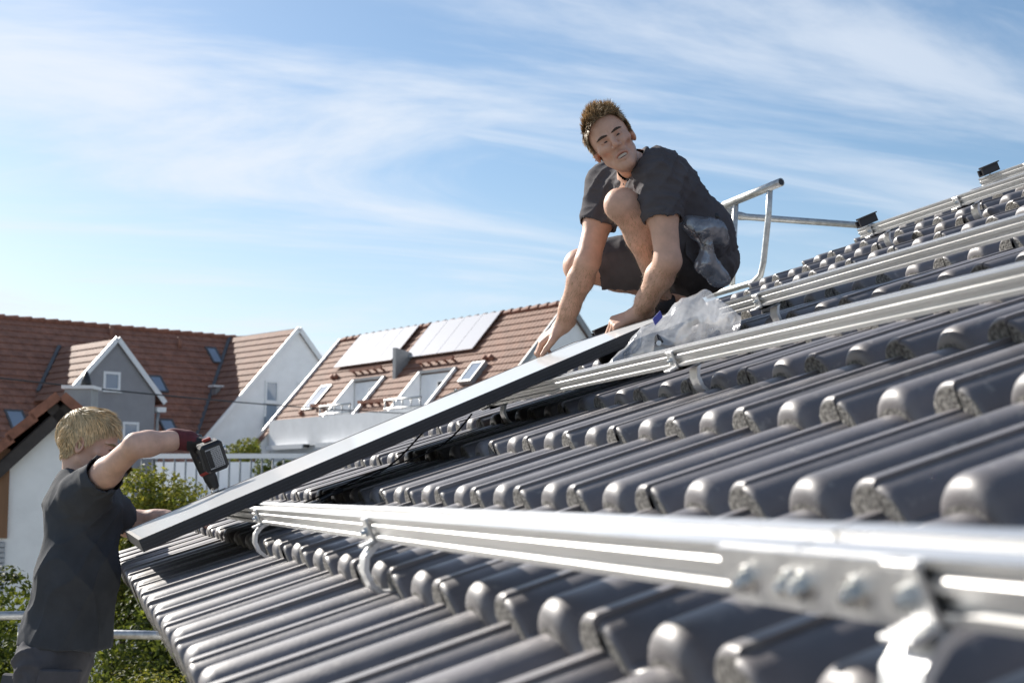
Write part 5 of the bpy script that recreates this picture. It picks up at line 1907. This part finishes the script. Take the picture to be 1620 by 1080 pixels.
def comb_lm(q):
    c = np.zeros_like(q)
    topw = np.clip((q[:, 2] - .055) / .06, 0, 1)
    c[:, 1] = .95 * topw + .30 * (1 - topw) - .25 * (q[:, 1] < -.06)
    c[:, 2] = -.10 * topw - .90 * (1 - topw)
    c[:, 0] = .45 * np.sign(q[:, 0]) * np.clip(np.abs(q[:, 0]) / .04, 0, 1) * topw
    return c


hair_on(TL, Vh2, Fh2, hl_lm, comb_lm, lambda q: np.interp(q[:, 2], [-.07, -.02, .04, .11], [.012, .017, .026, .038]), 15000, M['hair_blond'], lm, 6, .0065, .42, .0009, .20)

# t-shirt, hanging loose
sr = lerp(Lm['Rs'], Lm['Re'], .34); srd = Lm['Re'] - Lm['Rs']; srd = srd / np.linalg.norm(srd)
sl = lerp(Lm['Ls'], Lm['Le'], .72); sld = Lm['Le'] - Lm['Ls']; sld = sld / np.linalg.norm(sld)
b1 = A3(-.135, 1.448, 5.49); b2 = A3(-.180, 1.46, 5.215)
tee = [cap(Lm['Rs'], Lm['c0'] - FWD * .03 + RIGHT * .022, .072, .098, .06), cap(Lm['Ls'], Lm['c0'] + RIGHT * .022, .072, .096, .06), cap(lerp(Lm['neck'], Lm['c0'], .16), Lm['c0'], .074, .108, .06),
       cap(Lm['c0'] - FWD * .07 + RIGHT * .022, b1 - FWD * .07, .098, .102, .06), cap(Lm['c0'] + FWD * .08 + RIGHT * .022, b1 + FWD * .08, .096, .100, .06), cap(Lm['c0'] + RIGHT * .022, b1, .102, .108, .06),
       cap(b1 - FWD * .06, b2 - FWD * .06 + RIGHT * .02, .102, .122, .06), cap(b1 + FWD * .08, b2 + FWD * .08 + RIGHT * .02, .100, .120, .06), cap(b1 + RIGHT * .02, b2 + RIGHT * .055, .105, .108, .06), cap(b1 - RIGHT * .01, b2 - RIGHT * .03, .104, .128, .06),
       half(b2 + UP * .005, -UP * .96 - RIGHT * .06),
       cap(Lm['Rs'], sr, .076, .073, .045), cap(Lm['Ls'], sl, .074, .066, .045),
       ('cap', b2 - UP * .03 + RIGHT * .03, b2 + UP * .03 + RIGHT * .03, .092, .08, .01, 's'), ('cap', b2 - UP * .03 - FWD * .06 + RIGHT * .03, b2 + UP * .03 - FWD * .06 + RIGHT * .03, .088, .075, .01, 's'),
       ('cap', sr - srd * .02, sr + srd * .12, .061, .058, .003, 's'), ('cap', sr + srd * .086, sr + srd * .088, .086, .086, .002, 's'),
       ('cap', sl - sld * .02, sl + sld * .12, .055, .053, .003, 's'), ('cap', sl + sld * .078, sl + sld * .08, .080, .080, .002, 's'),
       ('cap', Lm['neck'] - nn2 * .016 + RIGHT * .022, Lm['neck'] - nn2 * .12 + RIGHT * .03, .056, .070, .012, 's')]
cloth('t_shirt', tee, .0060, M['tee_navy'], lm, (((.95, .1, .30), 24, .012, (1, 1, .30)), ((.65, .3, -.60), 32, .010, (1, 1, .4))), 44)
# work trousers with pockets
tro = [cap(Lm['pel'] - FWD * .06, Lm['pel'] + FWD * .06, .112, .112, .05), cap(Lm['pel'] + UP * .06 + RIGHT * .02, Lm['pel'], .088, .112, .05)]
for s in ('R', 'L'):
    tro += [cap(Lm[s + 'h'], Lm[s + 'k'], .112, .080, .05), cap(Lm[s + 'k'], Lm[s + 'a'] - UP * .03, .080, .066, .04)]
cloth('trousers', tro, .0072, M['trousers'], lm, (((.3, .2, .9), 50, .008, (1, 1, 1)), ((.8, .2, .5), 60, .006, (1, 1, 1))), 55)
for (c, hx_, hz_, tilt_) in ((A3(-.262, 1.335, 5.175), .045, .050, .25), (A3(-.335, 1.395, 5.085), .050, .055, .5), (A3(-.190, 1.262, 5.105), .070, .060, .1)):
    mb = MB()
    ux = RIGHT * math.cos(tilt_) - FWD * math.sin(tilt_)
    uy = np.cross(UP, ux)
    uz = UP * .97 + RIGHT * .22
    mb.cbox(c, ux, uy, uz, hx_, .014, hz_, .008); mb.cbox(c + uz * hz_ * .62 - uy * .012, ux, uy, uz, hx_ * 1.05, .009, hz_ * .42, .006)
    obj('pocket', mb, M['trousers'], lm)
for s in ('R', 'L'):
    heel = Lm[s + 'a'] * A3(1, 1, 0) + A3(-.05, 0, DECK_Z); toe = heel + RIGHT * .25 + FWD * .05
    P_ = shoe_prims(heel, toe, UP)
    V_, F_ = nets(P_, *all_bounds(P_, .03), .006)
    sh = body_obj('shoe', [(V_, F_)], (M['shoe'],), lm)
    sole_mesh(heel, toe, UP, sh)
# glove: red back, black palm and fingers
lo, hi = all_bounds(hrl)
gl_p = [(p[0], p[1], p[2], p[3] * 1.12, p[4] * 1.12, p[5], p[6]) for p in hrl]
gl_p.append(cap(Lm['Rw'] - hd_r * .018, Lm['Rw'] + hd_r * .03, .033, .034, .01))
V_, F_ = nets(gl_p, lo - .03, hi + .03, .003)
org = origin_of(lm)
fcn = V_[F_].mean(1)
nrm_ = np.cross(V_[F_[:, 2]] - V_[F_[:, 0]], V_[F_[:, 3]] - V_[F_[:, 1]]); nrm_ /= np.linalg.norm(nrm_, axis=1)[:, None] + 1e-12
dd_ = (fcn - Lm['Rw']) @ (hd_r / np.linalg.norm(hd_r))
redm = (dd_ < .060) & ((nrm_ @ UP > -.05) | (dd_ < .03))
me_ = mesh_np('glove', V_ - org, F_, (M['glove_red'], M['glove_black']), True, np.where(redm, 0, 1))
link('glove', me_, lm)

# ------------------------------------------------------------------ cordless driver
tip, grip, rear, batt = A3(.300, 1.100, 5.752), A3(.243, 1.100, 5.903), A3(.218, 1.130, 5.945), A3(.272, .940, 5.868)
dr = thing('cordless_driver', tuple(tip), 'black cordless driver held in a red glove, bit on the panel clamp', 'driver')
ax_ = (rear - tip); Lx = np.linalg.norm(ax_); ax_ /= Lx
mb = MB(); mb.tube([tip + ax_ * q for q in (.062, .075, .12, .18, .200, .210)], [.022, .029, .031, .031, .027, .012], 18); obj('motor_housing', mb, M['black_plastic'], dr, True, 40)
mb = MB(); mb.tube([tip + ax_ * q for q in (.010, .015, .040, .044, .064)], [.010, .017, .0205, .0225, .0225], 18); obj('chuck', mb, M['black_plastic'], dr, True, 35)
mb = MB(); mb.tube([tip + ax_ * q for q in (-.004, .0, .035)], [.003, .0035, .0035], 8); obj('bit', mb, M['steel'], dr, True)
mb = MB(); mb.tube([tip + ax_ * .064, tip + ax_ * .074], [.0235, .0295], 18); obj('torque_ring', mb, M['red_plastic'], dr, True)
mb = MB(); mb.tube([tip + ax_ * .155 + (batt - grip) * .1, lerp(grip, batt, .45), lerp(grip, batt, .8)], [.020, .019, .022], 14); obj('handle', mb, M['black_plastic'], dr, True)
hz_ = (batt - grip) / np.linalg.norm(batt - grip)
bu = ax_ - hz_ * (ax_ @ hz_); bu /= np.linalg.norm(bu)
bs = np.cross(hz_, bu)
mb = MB()
mb.cbox(batt, bs, bu, hz_, .038, .050, .026, .010); o = obj('battery', mb, M['black_plastic'], dr)
mb = MB(); mb.cbox(batt - hz_ * .034, bs, bu, hz_, .035, .045, .010, .004); obj('battery_socket', mb, M['sole'], dr)
mb = MB(); mb.cbox(batt + hz_ * .0264, bs, bu, hz_, .025, .034, .0008, .0003); lb = obj('battery_label', mb, M['shutter'], dr)
mb = MB()
rgl = random.Random(3)
for r_ in range(11):
    x = -.022
    while x < .006:
        wv = rgl.uniform(.002, .007)
        c = batt + hz_ * .0276 + bs * (x + wv / 2) + bu * (.030 - r_ * .006)
        mb.cbox(c, bs, bu, hz_, wv / 2 * .9, .0013, .0002, .0001)
        x += wv + .002
mb.cbox(batt + hz_ * .0276 + bs * .017, bs, bu, hz_, .008, .030, .0002, .0001)
o = obj('label_print', mb, M['black_plastic'], lb); o['kind'] = 'stuff'
for q in (-.030, .030):
    mb = MB(); mb.cbox(batt - hz_ * .02 + bu * q * 1.9 * .95, bs, bu, hz_, .014, .005, .007, .002); obj('battery_latch', mb, M['red_plastic' if q > 0 else 'steel'], dr)
mb = MB(); mb.tube([batt - hz_ * .03 - bs * .048 + bu * q for q in (-.012, .0, .012)], [.006, .008, .006], 8); obj('belt_hook', mb, M['steel'], dr, True)


# ------------------------------------------------------------------ plastic bags
def film_bag(name, prims, res, m, label, cat, seed, amp=.008, loc=None, fr=(7, 5, 16)):
    lo, hi = all_bounds(prims, .03)
    V, F = nets(prims, lo, hi, res)
    N = vnormals(V, F)
    ax1 = A3(.55, .30, .78)
    q = V + .03 * np.stack([vnoise(V * 9, seed + i) for i in range(3)], 1)
    along = q @ ax1
    q2 = q - along[:, None] * ax1 * .72
    d = amp * (.5 - np.abs(vnoise(q2 * 15, seed)) ** .7 * 1.6) + amp * .5 * (.5 - np.abs(vnoise(q2 * 34, seed + 5)) ** .7 * 1.6) + amp * .22 * (.5 - np.abs(vnoise(q2 * 75, seed + 8)) ** .7 * 1.6)
    V = V + N * d[:, None]
    t = thing(name, loc, label, cat)
    body_obj('film', [(V, F)], (m,), t, None, True)
    return t


Bq = lambda s, h, e: W(s, h, e)
bagp = [cap(Bq(1.40, .030, -.05), Bq(1.56, .060, -.06), .024, .052, .05), cap(Bq(1.56, .056, -.06), Bq(1.69, .085, -.08), .048, .055, .05), cap(Bq(1.68, .100, -.08), Bq(1.745, .128, -.10), .042, .018, .05),
        cap(Bq(1.745, .122, -.10), Bq(1.785, .035, -.12), .018, .022, .04), cap(Bq(1.62, .045, -.07), Bq(1.755, .045, -.11), .048, .036, .05)]
bg_ = film_bag('plastic_bag', bagp, .0046, M['film'], 'clear plastic bag of black clamps lying on the tiles at the panel corner', 'plastic bag', 61, .0085, tuple(W(1.62, 0, -.08)))
for i, (s, h, e, r1, r2) in enumerate(((1.50, .040, -.06, .3, .2), (1.545, .055, -.085, 1.1, .6), (1.585, .048, -.05, .6, -.4), (1.525, .030, -.02, 2.0, .2), (1.70, .075, -.06, .5, 1.0))):
    mb = MB()
    Rm = np.array(Matrix.Rotation(r1, 3, 'Z') @ Matrix.Rotation(r2, 3, 'X'))
    c = W(s, h, e)
    sz = (.040, .020, .013) if i < 4 else (.018, .012, .008)
    mb.cbox(c, Rm[0], Rm[1], Rm[2], *sz, .003)
    o = tag(obj('clamp', mb, M['black_plastic']), ['black clamp lying lowest in the clear bag', 'black clamp with a light bolt hole, facing out of the bag', 'black clamp lying upright in the middle of the bag', 'black clamp at the back of the bag, against the panel', 'small clamp alone in the upper end of the bag'][i], 'clamp', 'loose clamps inside the clear bag')
mb = MB()
c = W(1.548, .060, -.122)
mb.tube([c - FWD * .012, c - FWD * .016], .0075, 14); obj('bolt_ring', mb, M['alu_cast'], bg_, True, 40)
mb = MB(); mb.cbox(W(1.585, .126, -.10), lerp(SV, NV, .3), NV, YV, .022, .010, .002, .001); obj('print_patch', mb, M['patch'], bg_)

hipc = A3(1.850, .470, 6.665)
hipp = [cap(A3(1.752, .440, 6.630), A3(1.855, .462, 6.622), .030, .034, .04), cap(A3(1.815, .435, 6.610), A3(1.880, .480, 6.590), .034, .030, .04),
        cap(A3(1.790, .430, 6.600), A3(1.806, .428, 6.556), .034, .012, .03), cap(A3(1.806, .428, 6.552), A3(1.800, .438, 6.500), .012, .026, .03),
        cap(A3(1.806, .428, 6.552), A3(1.868, .470, 6.460), .012, .030, .03), cap(A3(1.795, .438, 6.490), A3(1.905, .500, 6.455), .022, .020, .04)]
hb = film_bag('plastic_pouch', hipp, .0050, M['film_grey'], 'crumpled grey plastic pouch tied to the hip of the crouching worker', 'plastic pouch', 71, .0045, tuple(hipc))
mb = MB(); mb.tube([A3(1.792, .413, 6.556), A3(1.806, .410, 6.552), A3(1.820, .416, 6.550)], .0045, 8); obj('tie', mb, M['black_plastic'], hb, True)
mb = MB(); mb.tube([A3(1.823, .455, 6.662), A3(1.850, .452, 6.660), A3(1.880, .470, 6.640)], [.012, .016, .008], 8); obj('clip', mb, M['black_plastic'], hb, True)
mb = MB(); mb.cbox(A3(1.905, .486, 6.642), lerp(RIGHT, -UP, .5), FWD, UP, .030, .003, .014, .002); obj('paper_tag', mb, M['pvc_white'], hb)
